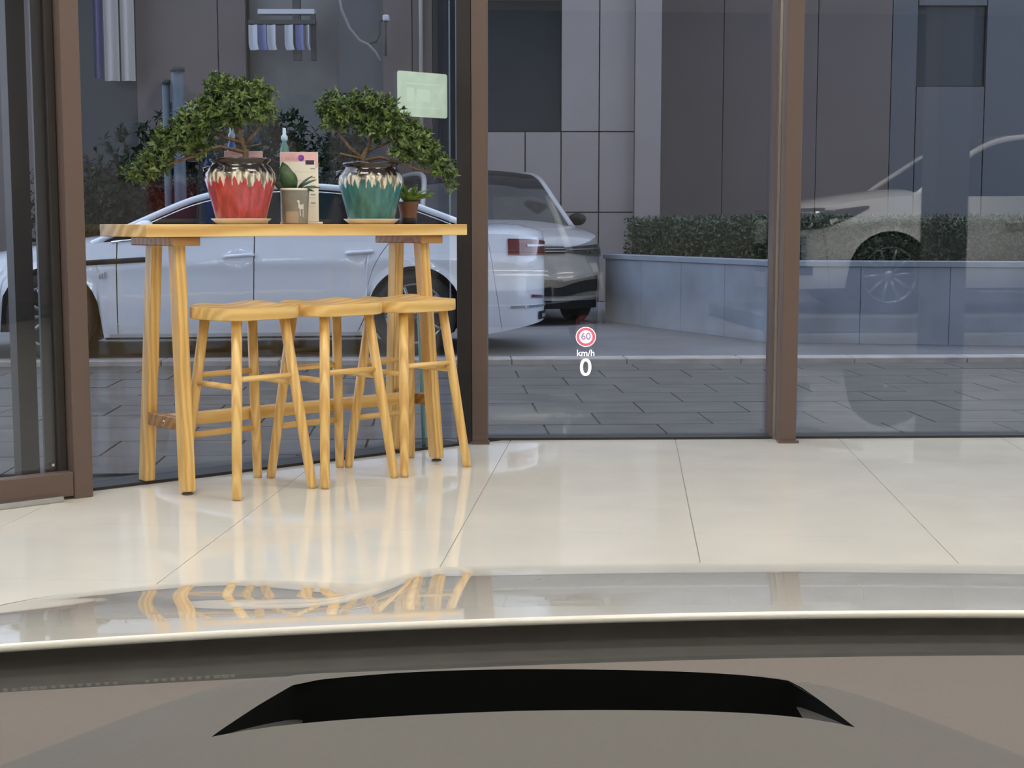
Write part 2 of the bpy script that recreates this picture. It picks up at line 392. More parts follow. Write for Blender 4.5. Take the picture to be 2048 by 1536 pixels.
# corner post
t2 = prism('trim_2', [(-0.190, 7.010), (-0.116, 7.010), (-0.116, 7.22), (-0.190, 7.22)], 0, CEIL, 'bronze', None, 0.003); struct(t2, 'brown corner post right of the bar table')
prism('dark_cover', [(-0.262, 7.045), (-0.192, 7.018), (-0.192, 7.20), (-0.262, 7.20)], 0, CEIL, 'bronze_dark', t2, 0.002)
prism('edge_bead', [(-0.2665, 7.075), (-0.2625, 7.05), (-0.2625, 7.10), (-0.2665, 7.10)], 1.35, CEIL, 'bronze', t2)
prism('foot_plate', [(-0.20, 6.995), (-0.108, 6.995), (-0.108, 7.06), (-0.20, 7.06)], 0, 0.012, 'bronze', t2)
# right wall
w2 = empty('window_2'); struct(w2, 'large fixed glass pane between the two brown posts')
member('pane', RW, 0.003, 1.40, GR, GR + 0.012, 0.012, CEIL, 'showroom_glass', w2)
member('sill', RW, 0.003, 1.42, 0.0, GR + 0.05, -0.06, 0.012, 'gasket', w2)
t3 = member('trim_3', RW, 1.405, 1.482, -0.135, GR + 0.02, 0, CEIL, 'bronze', None, 0.003); struct(t3, 'brown metal post on the right half of the glass wall')
member('foot_plate', RW, 1.395, 1.492, -0.15, -0.10, 0, 0.012, 'bronze', t3)
member('steel_bead', RW, 1.392, 1.404, -0.03, 0.0, 0.0, CEIL, 'steel', t3)
member('outer_cap', RW, 1.385, 1.405, 0.0, GR + 0.06, 0.0, CEIL, 'bronze', t3)
w3 = empty('window_3'); struct(w3, 'large fixed glass pane right of the right brown post')
member('pane', RW, 1.48, 9.1, GR, GR + 0.012, 0.012, CEIL, 'showroom_glass', w3)
member('sill', RW, 1.48, 9.1, 0.0, GR + 0.05, -0.06, 0.012, 'gasket', w3)

# ------------------------------------------------------------------ bar table
TB = radians(41.5)
tu = Vector((cos(TB), sin(TB), 0)); tn = Vector((-sin(TB), cos(TB), 0)); TC = Vector((-0.91, 6.22, 0))
TZ = 1.047
def TT(a, b, z=0.0): v = TC + tu * a + tn * b; return (v.x, v.y, z)
tab = empty('bar_table', TC, TB); tag(tab, 'tall narrow pine bar table with splayed trestle legs beside the glass', 'table')
link('tabletop', boxme(1.56, 0.385, 0.048, 0.003), 'pine_top', tab, loc=(0, 0, TZ - 0.024))
def bar(name, p, q, wa, wb, m, parent, ta=None, bev=0.003):
    """square bar from p to q, sizes along local x / y"""
    p, q = Vector(p), Vector(q); ta = ta or (wa, wb)
    vs = []
    for c, (a, b) in ((p, (wa, wb)), (q, ta)):
        vs += [c + Vector((sx * a / 2, sy * b / 2, 0)) for sx, sy in ((-1, -1), (1, -1), (1, 1), (-1, 1))]
    fs = [(3, 2, 1, 0), (4, 5, 6, 7)] + [(i, (i + 1) % 4, 4 + (i + 1) % 4, 4 + i) for i in range(4)]
    o = fixn(P(name, vs, fs, m, parent))
    if bev:
        bm = bmesh.new(); bm.from_mesh(o.data); bmesh.ops.bevel(bm, geom=list(bm.edges), offset=bev, segments=2, affect='EDGES'); bm.to_mesh(o.data); bm.free()
    return o
for sx in (-1, 1):
    cx = 0.60 * sx
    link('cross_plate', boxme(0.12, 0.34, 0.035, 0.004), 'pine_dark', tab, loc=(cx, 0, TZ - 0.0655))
    for sy in (-1, 1):
        lg = bar('leg', (cx + 0.02 * sx, 0.165 * sy, 0.014), (cx, 0.090 * sy, TZ - 0.079), 0.046, 0.056, 'pine_leg', tab)
        link('levelling_foot', mesh(*lathe([(0, 0), (0.022, 0), (0.022, 0.006), (0.008, 0.010), (0.008, 0.018), (0, 0.018)], 12)), 'rubber_foot', lg, loc=(cx + 0.02 * sx, 0.165 * sy, 0.0))
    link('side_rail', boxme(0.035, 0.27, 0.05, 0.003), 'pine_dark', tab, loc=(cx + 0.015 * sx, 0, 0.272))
    link('bolt', mesh(*lathe([(0, 0), (0.008, 0.001), (0.007, 0.004), (0, 0.005)], 10)), 'steel', tab, loc=(cx + 0.034 * sx, -0.02, 0.272), rot=(0, sx * pi / 2, 0))
link('stretcher', boxme(1.20, 0.045, 0.05, 0.003), 'pine', tab, loc=(0, 0, 0.272))

# ------------------------------------------------------------------ stools
def superell(th, a, b, n):
    c, s = cos(th), sin(th)
    return a * math.copysign(abs(c) ** (2 / n), c), b * math.copysign(abs(s) ** (2 / n), s)
def seat_mesh():
    vs, fs = [], []; A, B, n = 0.190, 0.170, 3.4; SEG, R = 48, 9
    def top(x, y):
        u, v = x / A, y / B
        z = -0.014 * max(0, 1 - (abs(u) ** 3 + abs(v) ** 3)) - 0.003
        z += 0.013 * math.exp(-((u - 0.75) / 0.38) ** 2 - ((v - 0.75) / 0.45) ** 2) + 0.010 * math.exp(-((u + 0.45) / 0.28) ** 2 - ((v - 0.95) / 0.40) ** 2)
        return z
    vs.append((0, 0, top(0, 0)))
    for r in range(1, R + 1):
        f = r / R
        for i in range(SEG):
            x, y = superell(2 * pi * i / SEG, A * f, B * f, n)
            z = top(x, y) - (0.0015 if r == R else 0)
            vs.append((x, y, z))
    for i in range(SEG): fs.append((0, 1 + i, 1 + (i + 1) % SEG))
    for r in range(R - 1):
        for i in range(SEG):
            a = 1 + r * SEG + i; b = 1 + r * SEG + (i + 1) % SEG
            fs.append((a, a + SEG, b + SEG, b))
    last = 1 + (R - 1) * SEG
    for (f, z) in ((1.010, -0.007), (1.012, -0.044), (1.002, -0.050), (0.96, -0.053)):
        base = len(vs)
        for i in range(SEG):
            x, y = superell(2 * pi * i / SEG, A * f, B * f, n)
            zz = (top(x, y) * 0.8 + z + 0.004) if z > -0.02 else z
            vs.append((x, y, zz))
        for i in range(SEG):
            j = (i + 1) % SEG; fs.append((last + i, base + i, base + j, last + j))
        last = base
    fs.append(tuple(reversed(range(last, last + SEG))))
    return mesh(vs, fs)
def make_stool():
    t = empty('bar_stool')
    seat = link('seat', seat_mesh(), 'pine', t, loc=(0, 0, 0.733), smooth=True); fixn(seat); seat.data.set_sharp_from_angle(angle=radians(30))
    tops, feet = [], []
    for sx, sy in ((-1, -1), (1, -1), (1, 1), (-1, 1)):
        a, b = Vector((0.182 * sx, 0.182 * sy, 0)), Vector((0.112 * sx, 0.105 * sy, 0.690))
        feet.append(a); tops.append(b)
        T('leg', [a, lerp(a, b, 0.02), lerp(a, b, 0.45), b], [0.0165, 0.0185, 0.0205, 0.020], 'pine_leg', t, 14)
    def at(i, z): return lerp(feet[i], tops[i], z / 0.690)
    for i, j, z in ((0, 1, 0.455), (2, 3, 0.455), (1, 2, 0.425), (3, 0, 0.425)):
        T('stretcher', [at(i, z), at(j, z)], 0.0115, 'pine', t, 10)
    for i, j, z in ((2, 3, 0.215),):
        T('foot_rail', [at(i, z), at(j, z)], 0.0125, 'pine', t, 10)
    return t
def copy_tree(o, parent=None):
    c = o.copy(); COL.objects.link(c); c.parent = parent
    for ch in list(o.children): copy_tree(ch, c)
    return c
st0 = make_stool()
for i, (x, y, lab) in enumerate(((-1.053, 5.816, 'pine bar stool nearest the glass door, leftmost of the three'), (-0.745, 6.068, 'pine bar stool in the middle of the three at the bar table'), (-0.452, 6.340, 'pine bar stool nearest the corner post, rightmost of the three'))):
    o = st0 if i == 0 else copy_tree(st0)
    o.location = (x, y, 0); o.rotation_euler = (0, 0, radians((46, 45, 46)[i]))
    tag(o, lab, 'stool', 'bar stools at the table')

# ------------------------------------------------------------------ plants on the table
def leafquad(vs, fs, p, d, n, l, w):
    d = d.normalized(); s = d.cross(n)
    if s.length < 1e-4: s = d.orthogonal()
    s.normalize(); n = s.cross(d)
    b = len(vs)
    vs += [p, p + d * l * 0.45 + s * w / 2 + n * l * 0.06, p + d * l - n * l * 0.08, p + d * l * 0.45 - s * w / 2 + n * l * 0.06]
    fs += [(b, b + 1, b + 2), (b, b + 2, b + 3)]
def rv(): 
    while True:
        v = Vector((random.uniform(-1, 1), random.uniform(-1, 1), random.uniform(-1, 1)))
        if 0.05 < v.length < 1: return v
def foliage(blobs, n, l, w, shell=0.55, rosette=5):
    vs, fs = [], []
    tot = sum(b[3] * b[5] for b in blobs)
    for (x, y, z, rx, ry, rz) in blobs:
        for _ in range(max(1, int(n * rx * rz / tot / rosette))):
            v = rv().normalized(); f = shell + (1 - shell) * random.random() ** 0.6
            p = Vector((x + v.x * rx * f, y + v.y * ry * f, z + v.z * rz * f))
            ax = (v + Vector((0, 0, 0.7)) + rv() * 0.5).normalized()
            for k in range(rosette):
                d = (ax * 0.55 + rv().normalized() * 0.9)
                leafquad(vs, fs, p + rv() * l * 0.15, d, ax, l * random.uniform(0.7, 1.25), w * random.uniform(0.7, 1.2))
    return vs, fs
def pot_profile():
    return [(0.0, 0.0), (0.096, 0.0), (0.100, 0.008), (0.112, 0.06), (0.130, 0.125), (0.140, 0.165), (0.138, 0.195), (0.124, 0.220), (0.112, 0.230), (0.113, 0.238),
            (0.122, 0.245), (0.124, 0.252), (0.118, 0.256), (0.106, 0.252), (0.102, 0.235), (0.0, 0.235)]
def bonsai(loc, glz, label, branches, blobs, n):
    t = empty('potted_bonsai', loc); tag(t, label, 'potted plant', 'bonsai trees on the bar table')
    def mod(a, j, r, z):
        if 1 <= j <= 6: return r * (1 + 0.016 * abs(sin(a * 9)) - 0.008)
        return r
    link('pot', mesh(*lathe(pot_profile(), 108, mod)), glz, t, loc=(0, 0, 0.022), smooth=True)
    link('soil', mesh(*lathe([(0.0, 0.252), (0.06, 0.256), (0.104, 0.250)], 24)), 'soil', t, smooth=True)
    ear = [(-0.118, 0, 0.235), (-0.145, 0, 0.232), (-0.150, 0, 0.205), (-0.137, 0, 0.19)]
    T('handle', ear, [0.012, 0.012, 0.011, 0.010], glz, t, 10)
    for i, br in enumerate(branches):
        T('trunk' if i == 0 else 'branch', [b[:3] for b in br], [b[3] for b in br], 'bark', t, 7)
    f = P('foliage', *foliage(blobs, n, 0.029, 0.0135, 0.35), 'bonsai_leaf', t); f['kind'] = 'stuff'; f['label'] = 'dense small green leaves'
    return t
def saucer(loc, lab):
    o = link('saucer', mesh(*lathe([(0, 0.0), (0.092, 0.0), (0.098, 0.003), (0.120, 0.020), (0.122, 0.023), (0.117, 0.022), (0.096, 0.008), (0, 0.008)], 48)), 'saucer', None, loc=loc, smooth=True)
    return tag(o, lab, 'saucer', 'saucers on the bar table')
b1 = TT(-0.255, 0.0, TZ); b2 = TT(0.398, 0.0, TZ)
saucer(b1, 'round cream saucer under the red pot'); saucer(b2, 'round cream saucer under the teal pot')
bonsai((b1[0], b1[1], b1[2] - 0.012), 'red_glaze', 'bonsai in red pot with cream dripping glaze, branch drooping left',
       [[(0.02, 0, 0.25, 0.014), (0.025, 0, 0.31, 0.012), (0.0, 0.01, 0.37, 0.009), (0.0, 0, 0.45, 0.006)],
        [(0.025, 0, 0.30, 0.009), (-0.08, -0.01, 0.325, 0.007), (-0.20, -0.02, 0.28, 0.006), (-0.32, -0.03, 0.24, 0.005), (-0.42, -0.03, 0.21, 0.003)],
        [(0.01, 0, 0.34, 0.008), (-0.06, 0.01, 0.36, 0.006), (-0.15, 0.02, 0.42, 0.004)],
        [(0.02, 0, 0.33, 0.008), (0.07, 0.01, 0.39, 0.005), (0.11, 0.01, 0.46, 0.004)],
        [(0.03, -0.01, 0.32, 0.005), (0.09, -0.02, 0.335, 0.003)]],
       [(0.00, 0, 0.505, 0.125, 0.10, 0.085), (0.085, 0, 0.50, 0.075, 0.08, 0.09), (-0.075, 0, 0.555, 0.055, 0.06, 0.065), (-0.085, 0, 0.465, 0.10, 0.09, 0.075),
        (-0.17, -0.01, 0.43, 0.085, 0.08, 0.07), (-0.225, -0.02, 0.375, 0.09, 0.08, 0.055), (-0.28, -0.02, 0.34, 0.07, 0.07, 0.05), (-0.18, 0, 0.335, 0.08, 0.07, 0.05), (-0.33, -0.03, 0.265, 0.065, 0.05, 0.05), (-0.40, -0.03, 0.225, 0.06, 0.05, 0.04)], 6200)
bonsai((b2[0], b2[1], b2[2] - 0.012), 'teal_glaze', 'bonsai in teal pot with cream dripping glaze, branch drooping right',
       [[(-0.03, 0, 0.25, 0.014), (-0.035, 0, 0.30, 0.012), (-0.01, 0.01, 0.35, 0.008), (0.01, 0, 0.43, 0.005)],
        [(-0.03, 0, 0.29, 0.009), (-0.09, 0, 0.34, 0.007), (-0.15, 0, 0.42, 0.004)],
        [(-0.03, 0, 0.285, 0.008), (0.04, -0.02, 0.30, 0.007), (0.16, -0.03, 0.265, 0.006), (0.28, -0.03, 0.225, 0.004), (0.36, -0.03, 0.18, 0.003)],
        [(-0.02, 0.0, 0.29, 0.006), (-0.13, -0.03, 0.315, 0.005)],
        [(-0.01, 0, 0.33, 0.006), (0.09, 0.01, 0.37, 0.004)]],
       [(-0.13, 0, 0.515, 0.10, 0.08, 0.07), (-0.15, 0, 0.46, 0.07, 0.07, 0.05), (-0.03, 0, 0.515, 0.10, 0.09, 0.075), (0.05, 0, 0.49, 0.09, 0.09, 0.075), (0.12, 0, 0.43, 0.09, 0.08, 0.065), (0.02, 0, 0.42, 0.09, 0.08, 0.05),
        (0.19, -0.02, 0.375, 0.085, 0.08, 0.065), (0.15, -0.02, 0.33, 0.07, 0.06, 0.05), (0.25, -0.03, 0.31, 0.06, 0.06, 0.055), (0.31, -0.03, 0.255, 0.045, 0.05, 0.05), (0.345, -0.03, 0.20, 0.022, 0.03, 0.05)], 5600)

def bladeleaf(name, parent, m, base, d, up, l, w, bend=0.3, n=6, cup=0.15):
    d = Vector(d).normalized(); up = Vector(up); s = d.cross(up).normalized(); u2 = s.cross(d)
    vs, fs = [], []
    for i in range(n + 1):
        t = i / n; c = Vector(base) + d * l * t - u2 * bend * l * t * t
        ww = w * (sin(pi * min(1, 0.12 + 0.88 * t)) ** 0.7) if t < 1 else 0.0005
        vs += [c - s * ww / 2 + u2 * cup * ww, c - u2 * 0.0, c + s * ww / 2 + u2 * cup * ww]
    for i in range(n):
        for k in range(2): fs.append((3 * i + k, 3 * i + k + 1, 3 * i + k + 4, 3 * i + k + 3))
    o = P(name, vs, fs, m, parent, smooth=True); thick(o, 0.002); return o
# grey pot with a broad-leaved plant
gp = empty('potted_plant', TT(-0.035, -0.06, TZ)); tag(gp, 'small dark-leaved plant in a grey ceramic pot with a white animal print', 'potted plant')
link('pot', mesh(*lathe([(0, 0), (0.050, 0), (0.052, 0.004), (0.060, 0.140), (0.060, 0.146), (0.056, 0.146), (0.054, 0.13), (0, 0.13)], 40)), 'grey_pot', gp, smooth=True)
link('pot_rim', mesh(*lathe([(0.0608, 0.1385), (0.0615, 0.1465), (0.0555, 0.1475), (0.055, 0.14)], 40)), 'pot_white', gp, smooth=True)
def on_pot(poly, m, name, parent, rot, off=0.0012):
    """flat print bent round the pot: poly in (arc metres, height)"""
    vs, fs = [], []
    for poly_ in poly:
        b = len(vs)
        for (a, z) in poly_:
            r = 0.052 + 0.008 * z / 0.14 + off; th = rot + a / r
            vs.append((r * cos(th), r * sin(th), z))
        fs.append(tuple(range(b, b + len(poly_))))
    return P(name, vs, fs, m, parent)
front = radians(-82)
on_pot([[(a, z0), (a + 0.006, z0), (a + 0.006, z1), (a, z1)] for k in range(9) for a, z0, z1 in ((-0.040 + k * 0.006, 0.006, 0.052),)], 'pot_tan', 'tan_patch', gp, front, 0.0008)
rects = [(0.014, 0.066, 0.006, 0.030), (0.010, 0.090, 0.008, 0.008), (0.018, 0.062, 0.020, 0.018), (0.020, 0.034, 0.004, 0.030), (0.033, 0.030, 0.004, 0.034), (0.034, 0.074, 0.004, 0.010)]
on_pot([[(a, z), (a + w, z), (a + w, z + h), (a, z + h)] for a, z, w, h in rects], 'pot_white', 'animal_print', gp, front, 0.0016)
for (dx, dy, dz, l, w, bn) in ((-0.25, -0.1, 1, 0.125, 0.060, 0.15), (-0.45, 0.2, 0.8, 0.10, 0.055, 0.25), (-0.1, -0.5, 0.7, 0.09, 0.055, 0.4), (-0.6, -0.3, 0.45, 0.08, 0.05, 0.4), (0.0, 0.35, 0.9, 0.10, 0.05, 0.2), (0.1, -0.2, 0.5, 0.06, 0.045, 0.5)):
    bladeleaf('leaf', gp, 'aloe_leaf', (-0.015, 0, 0.135), (dx, dy, dz), (0.2, -1, 0.2), l, w, bn)
for (dx, dz, l) in ((0.55, 0.75, 0.085), (0.75, 0.62, 0.09), (0.95, 0.30, 0.095), (0.9, 0.12, 0.07)):
    bladeleaf('leaf', gp, 'aloe_leaf', (0.012, -0.01, 0.14), (dx, -0.25, dz), (-0.3, -0.6, 0.8), l, 0.017, 0.25)
# small fern in a brown pot
fp = empty('potted_fern', TT(0.615, 0.02, TZ)); tag(fp, 'small bright green fern in a plain brown pot', 'potted plant')
link('pot', mesh(*lathe([(0, 0), (0.034, 0), (0.036, 0.004), (0.038, 0.045), (0.047, 0.095), (0.049, 0.100), (0.044, 0.100), (0.042, 0.088), (0, 0.088)], 32)), 'brown_pot', fp, smooth=True)
link('pot_band', mesh(*lathe([(0.0345, 0.0), (0.0385, 0.004), (0.0392, 0.026), (0.037, 0.028)], 32)), 'bronze_dark', fp, smooth=True)
for k in range(26):
    a = k * 2.399; e = 0.5 + 0.5 * ((k * 7) % 5) / 4
    dx, dy = cos(a) + 0.35, sin(a) * 0.8
    bladeleaf('frond', fp, 'fern_leaf', (0.012 * cos(a), 0.012 * sin(a), 0.09), (dx, dy, 0.5 + e), (-dx, -dy, 1.2), 0.075 + 0.05 * e, 0.026, 0.35, 6, 0.2)
# standing menu cards
def card(loc, rz, label, full):
    t = empty('menu_card', loc, rz); tag(t, label, 'menu card', 'menu cards on the bar table')
    link('card', boxme(0.158, 0.004, 0.292, 0.0015), 'card_paper', t, loc=(0, 0, 0.156), rot=(radians(-3), 0, 0))
    link('stand', boxme(0.178, 0.024, 0.010, 0.003), 'saucer', t, loc=(0.006, 0.004, 0.005))
    def pr(name, lo, hi, m, off=0.0006, bev=0):   # print, x/z in card plane
        q = [(lo[0], lo[1]), (hi[0], lo[1]), (hi[0], hi[1]), (lo[0], hi[1])]
        return P(name, [(x, -0.0022 - off + (z - 0.156) * math.tan(radians(3)), z) for x, z in q], [(0, 1, 2, 3)], m, t)
    pr('pink_header', (-0.078, 0.262), (0.078, 0.301), 'card_pink')
    pr('pink_margin', (0.066, 0.235), (0.078, 0.262), 'card_pink')
    if full:
        for k in range(6): pr('heading_stroke', (-0.058 + k * 0.011, 0.268), (-0.058 + k * 0.011 + 0.008, 0.281), 'card_pinktext', 0.001)
        for k, z in enumerate((0.233, 0.196, 0.160, 0.124, 0.089)):
            pr('price_print', (0.046, z - 0.003), (0.066, z + 0.003), 'print_grey', 0.001)
            pr('rule', (-0.02 + 0.01 * k, z - 0.0145), (0.064, z - 0.0135), 'print_grey', 0.001)
        pr('photo_block', (0.026, 0.250), (0.062, 0.268), 'print_navy', 0.0012)
        vs = [(0.008 + 0.013 * cos(a * pi / 4) * (1 + 0.12 * (a % 2)), -0.0040 + (0.277 - 0.156) * 0.0524, 0.277 + 0.014 * sin(a * pi / 4)) for a in range(8)]
        P('flower_print', vs, [tuple(range(8))], 'print_purple', t)
    return t
card(TT(0.055, 0.04, TZ), radians(6), 'cream and pink menu card with purple flower standing between the pots', True)
card(TT(-0.17, 0.115, TZ), radians(3), 'pink topped menu card standing behind the red pot', False)
def bottle(loc, m, m2, label):
    t = empty('bottle', loc); tag(t, label, 'bottle', 'slim bottles on the bar table')
    link('body', mesh(*lathe([(0, 0), (0.020, 0), (0.021, 0.004), (0.021, 0.30), (0.017, 0.325), (0.010, 0.345), (0.009, 0.36), (0, 0.36)], 20)), m, t, smooth=True)
    link('neck', mesh(*lathe([(0.0095, 0.352), (0.014, 0.357), (0.014, 0.372), (0.008, 0.378), (0.007, 0.405), (0, 0.408)], 16)), m2, t, smooth=True)
bottle(TT(-0.19, 0.171, TZ), 'blue_plastic', 'pale_blue', 'tall slim blue bottle behind the red pot')
bottle(TT(0.055, 0.15, TZ), 'teal_plastic', 'pale_blue', 'tall slim teal bottle behind the flowered menu card')

# mop handle behind the table, sticker on the glass
mp0 = LW(1.495, 0.035); 
T('mop_stick', [LW(1.655, 0.03, 0.013), LW(1.68, 0.095, 0.63)], 0.0085, 'teal_plastic', None, 10)
tag(bpy.data.objects['mop_stick'], 'thin teal stick leaning on the glass behind the rightmost stool', 'stick')
def rrect(w, h, r, n=5):
    out = []
    for cx, cy, a0 in ((w / 2 - r, h / 2 - r, 0), (-w / 2 + r, h / 2 - r, pi / 2), (-w / 2 + r, -h / 2 + r, pi), (w / 2 - r, -h / 2 + r, 1.5 * pi)):
        for k in range(n + 1):
            a = a0 + pi / 2 * k / n; out.append((cx + r * cos(a), cy + r * sin(a)))
    return out
sk = empty('window_sticker', LW(1.735, GL - 0.0015, 1.645), AL); tag(sk, 'pale mint square sticker with rounded corners on the glass', 'sticker')
pg = rrect(0.290, 0.205, 0.012)
vs = [(x, 0, z) for x, z in pg] + [(x, -0.0012, z) for x, z in pg]; n_ = len(pg)
P('sheet', vs, [tuple(range(n_)), tuple(reversed(range(n_, 2 * n_)))] + [(i, (i + 1) % n_, n_ + (i + 1) % n_, n_ + i) for i in range(n_)], 'sticker', sk)
for (x0, x1, z0, z1) in ((-0.10, 0.10, 0.045, 0.052), (-0.09, -0.05, -0.035, 0.03), (-0.035, 0.045, -0.03, 0.025), (-0.11, 0.10, -0.062, -0.056)):
    P('faded_print', [(x0, -0.0018, z0), (x1, -0.0018, z0), (x1, -0.0018, z1), (x0, -0.0018, z1)], [(0, 1, 2, 3)], 'sticker_print', sk)

# ------------------------------------------------------------------ cars
def make_car(name, label, C, loc, rz):
    """local +x runs from the nose (x=0) to the tail (x=L), y across, z up; loc/rz place the middle of the front axle"""
    root = empty(name, loc, rz); tag(root, label, 'car')
    L_, Wd, xf, xr, rw = C['L'], C['W'] / 2, C['xf'], C['xr'], C['rw']
    paint = C['paint']; O = -xf
    zt = smoothtab(C['shoulder']); zc = smoothtab(C['centre']); roof = smoothtab(C['roof'])
    Rf, Rr, nf = C['Rf'], C['Rr'], C['nf']
    def w(s):
        s = min(max(s, 0.0), L_)
        if s < Rf: k = (1 - ((Rf - s) / Rf) ** nf) ** (1 / nf)
        elif s > L_ - Rr: k = (1 - ((s - L_ + Rr) / Rr) ** nf) ** (1 / nf)
        else: k = 1.0
        return Wd * k
    Ra = rw + 0.045
    def zb(s):
        z = C['sill'] + C['chin'] * max(0, 1 - s / 0.5) ** 2 + C['tail'] * max(0, (s - L_ + 0.55) / 0.55)
        for xc in (xf, xr):
            d = abs(s - xc)
            if d < Ra: z = max(z, rw + sqrt(Ra * Ra - d * d))
        return z
    SEC = smoothtab(C['section'])
    def side(s, t, sg=1, off=0.0):
        z0, z1 = zb(s), interp(zt, s); z = lerp(z0, z1, t)
        tt = (z - C['sill']) / (z1 - C['sill'])
        y = w(s) * interp(SEC, tt) + off
        for hs, hz in C['handles']:        # bowl behind each door handle
            y -= 0.022 * math.exp(-((s - hs) / 0.075) ** 2 - ((z - hz + 0.022) / 0.040) ** 2)
        # arch lip
        for xc in (xf, xr):
            d = sqrt((s - xc) ** 2 + (z - rw) ** 2)
            if d < Ra + 0.05 and w(s) > 0.9 * Wd: y += 0.012 * (1 - (d - Ra) / 0.05) if d > Ra else 0.012
        return Vector((s + O, sg * y, z))
    segs = C['segs']          # (part name, s0 bottom, s0 top, s1 bottom, s1 top, columns)
    for sg in (-1, 1):
        for (pn, a0, a1, b0, b1, nn) in segs:
            def fn(u, v):
                # denser columns near nose and tail
                sa, sb = lerp(a0, a1, v), lerp(b0, b1, v)
                uu = u
                if sa < 0.05: uu = u ** 2.2
                if sb > L_ - 0.05: uu = 1 - (1 - u) ** 2.2
                s = lerp(sa, sb, uu)
                return side(s, v, sg)
            o = P(pn, *grid(fn, nn, 26), paint, root, smooth=True); fixn(o)
    # top panels
    def top(s, q, sg=1):
        ws, zs = w(s) * interp(SEC, 1.0), interp(zt, s); zz = interp(zc, s)
        f = 1 - abs(q) ** 2.6
        return Vector((s + O, q * ws, lerp(zs, zz, f)))
    for pn, s0, s1 in (('hood', 0.0, C['cowl']), ('trunk_lid', C['deck'], L_)):
        fixn(P(pn, *grid(lambda u, v: top(lerp(s0, s1, (u ** 2 if s0 == 0 else 1 - (1 - u) ** 2)), 2 * v - 1), 26, 24), paint, root, smooth=True))
    # greenhouse
    g0, g1 = C['roof'][0][0], C['roof'][-1][0]
    r0, r1 = C['screen_top'], C['rear_top']
    def wr(s):
        h = interp(roof, s) - interp(zt, s); return w(s) * interp(SEC, 1.0) - 0.02 - C['tumble'] * max(0, h)
    def gtop(s, q):
        z = interp(roof, s); f = 1 - abs(q) ** 2.4
        return Vector((s + O, q * wr(s), z + C['crown'] * f * min(1, 0.25 + (z - interp(zt, s)) * 2)))
    for pn, s0, s1, m in (('windscreen', g0, r0, 'car_glass'), ('roof', r0, r1, C.get('roofmat', paint)), ('rear_window', r1, g1, 'car_glass')):
        fixn(P(pn, *grid(lambda u, v: gtop(lerp(s0, s1, u), 2 * v - 1), 20, 20), m, root, smooth=True))
    for sg in (-1, 1):
        def gs(u, v):
            s = lerp(g0, g1, u); z0 = interp(zt, s) - 0.01; z1 = max(z0, interp(roof, s)); h0 = w(s) * interp(SEC, 1.0) - 0.012
            return Vector((s + O, sg * lerp(h0, wr(s), v), lerp(z0, z1, v)))
        fixn(P('side_window', *grid(gs, 40, 6), 'car_glass', root, smooth=True))
        ss = [lerp(g0, g1, i / 40) for i in range(41)]
        T('roof_rail', [(s + O, sg * (wr(s) - 0.012), interp(roof, s) - 0.004) for s in ss], C['rail'], paint, root, 8)
        inner = [s for s in ss if interp(roof, s) - interp(zt, s) > 0.09]
        T('window_trim', [(s + O, sg * (wr(s) + 0.012 + 0.0), interp(roof, s) - C['rail'] * 1.5) for s in inner], 0.009, 'chrome' if C.get('brighttrim') else 'black_trim', root, 6)
        for sp in C['pillars']:
            fixn(P('pillar', *grid(lambda u, v: gs((sp - 0.035 + 0.07 * u - g0) / (g1 - g0), v) + Vector((0, sg * 0.004, 0)), 2, 6), 'black_trim', root))
        T('belt_trim', [(s + O, sg * (w(s) * interp(SEC, 1.0) + 0.002), interp(zt, s) - 0.004) for s in ss[2:-1]], 0.010, 'chrome' if C.get('brighttrim') else 'black_trim', root, 6)
        # quarter cover behind the glass
        # mirror
        ms = C['mirror']; my = w(ms) + 0.10; mz = interp(zt, ms) + 0.075
        mv, mf = lathe([(0.0, -0.06), (0.05, -0.05), (0.075, -0.01), (0.075, 0.03), (0.05, 0.055), (0.0, 0.06)], 16)
        mo = P('mirror', [(z_ * 1.2, x * 1.35, y_ * 0.95) for x, y_, z_ in mv], mf, C.get('mirmat', paint), root, smooth=True, loc=(ms + O, sg * my, mz)); fixn(mo)
        T('mirror_stalk', [(ms + O, sg * (w(ms) * 0.93), mz - 0.07), (ms + O, sg * (my - 0.04), mz - 0.03)], 0.022, 'black_trim', root, 8)
        # handles
        for hs, hz in C['handles']:
            hy = side(hs + 0.16, (hz - zb(hs)) / (interp(zt, hs) - zb(hs)), sg).y
            T('door_handle', [(hs + O - 0.11, hy, hz), (hs + O - 0.09, hy + sg * 0.035, hz + 0.004), (hs + O + 0.10, hy + sg * 0.035, hz + 0.014), (hs + O + 0.12, hy, hz + 0.016)], [0.012, 0.016, 0.016, 0.012], paint, root, 8)
        # sill strip
        T('sill_trim', [side(s, 0.0, sg, 0.006) + Vector((0, 0, C['striph'])) for s in [lerp(xf + Ra + 0.06, xr - Ra - 0.05, i / 12) for i in range(13)]], 0.012, 'lamp_white' if C.get('brighttrim') else 'black_trim', root, 6)
        if C.get('brighttrim'):
            fixn(P('rocker_panel', *grid(lambda u, v: side(lerp(xf + Ra + 0.06, xr - Ra - 0.05, u), 0.0, sg, 0.006) + Vector((0, sg * 0.004 * sin(pi * v), lerp(0.0, C['striph'] - 0.012, v))), 20, 4), 'rocker', root, smooth=True))
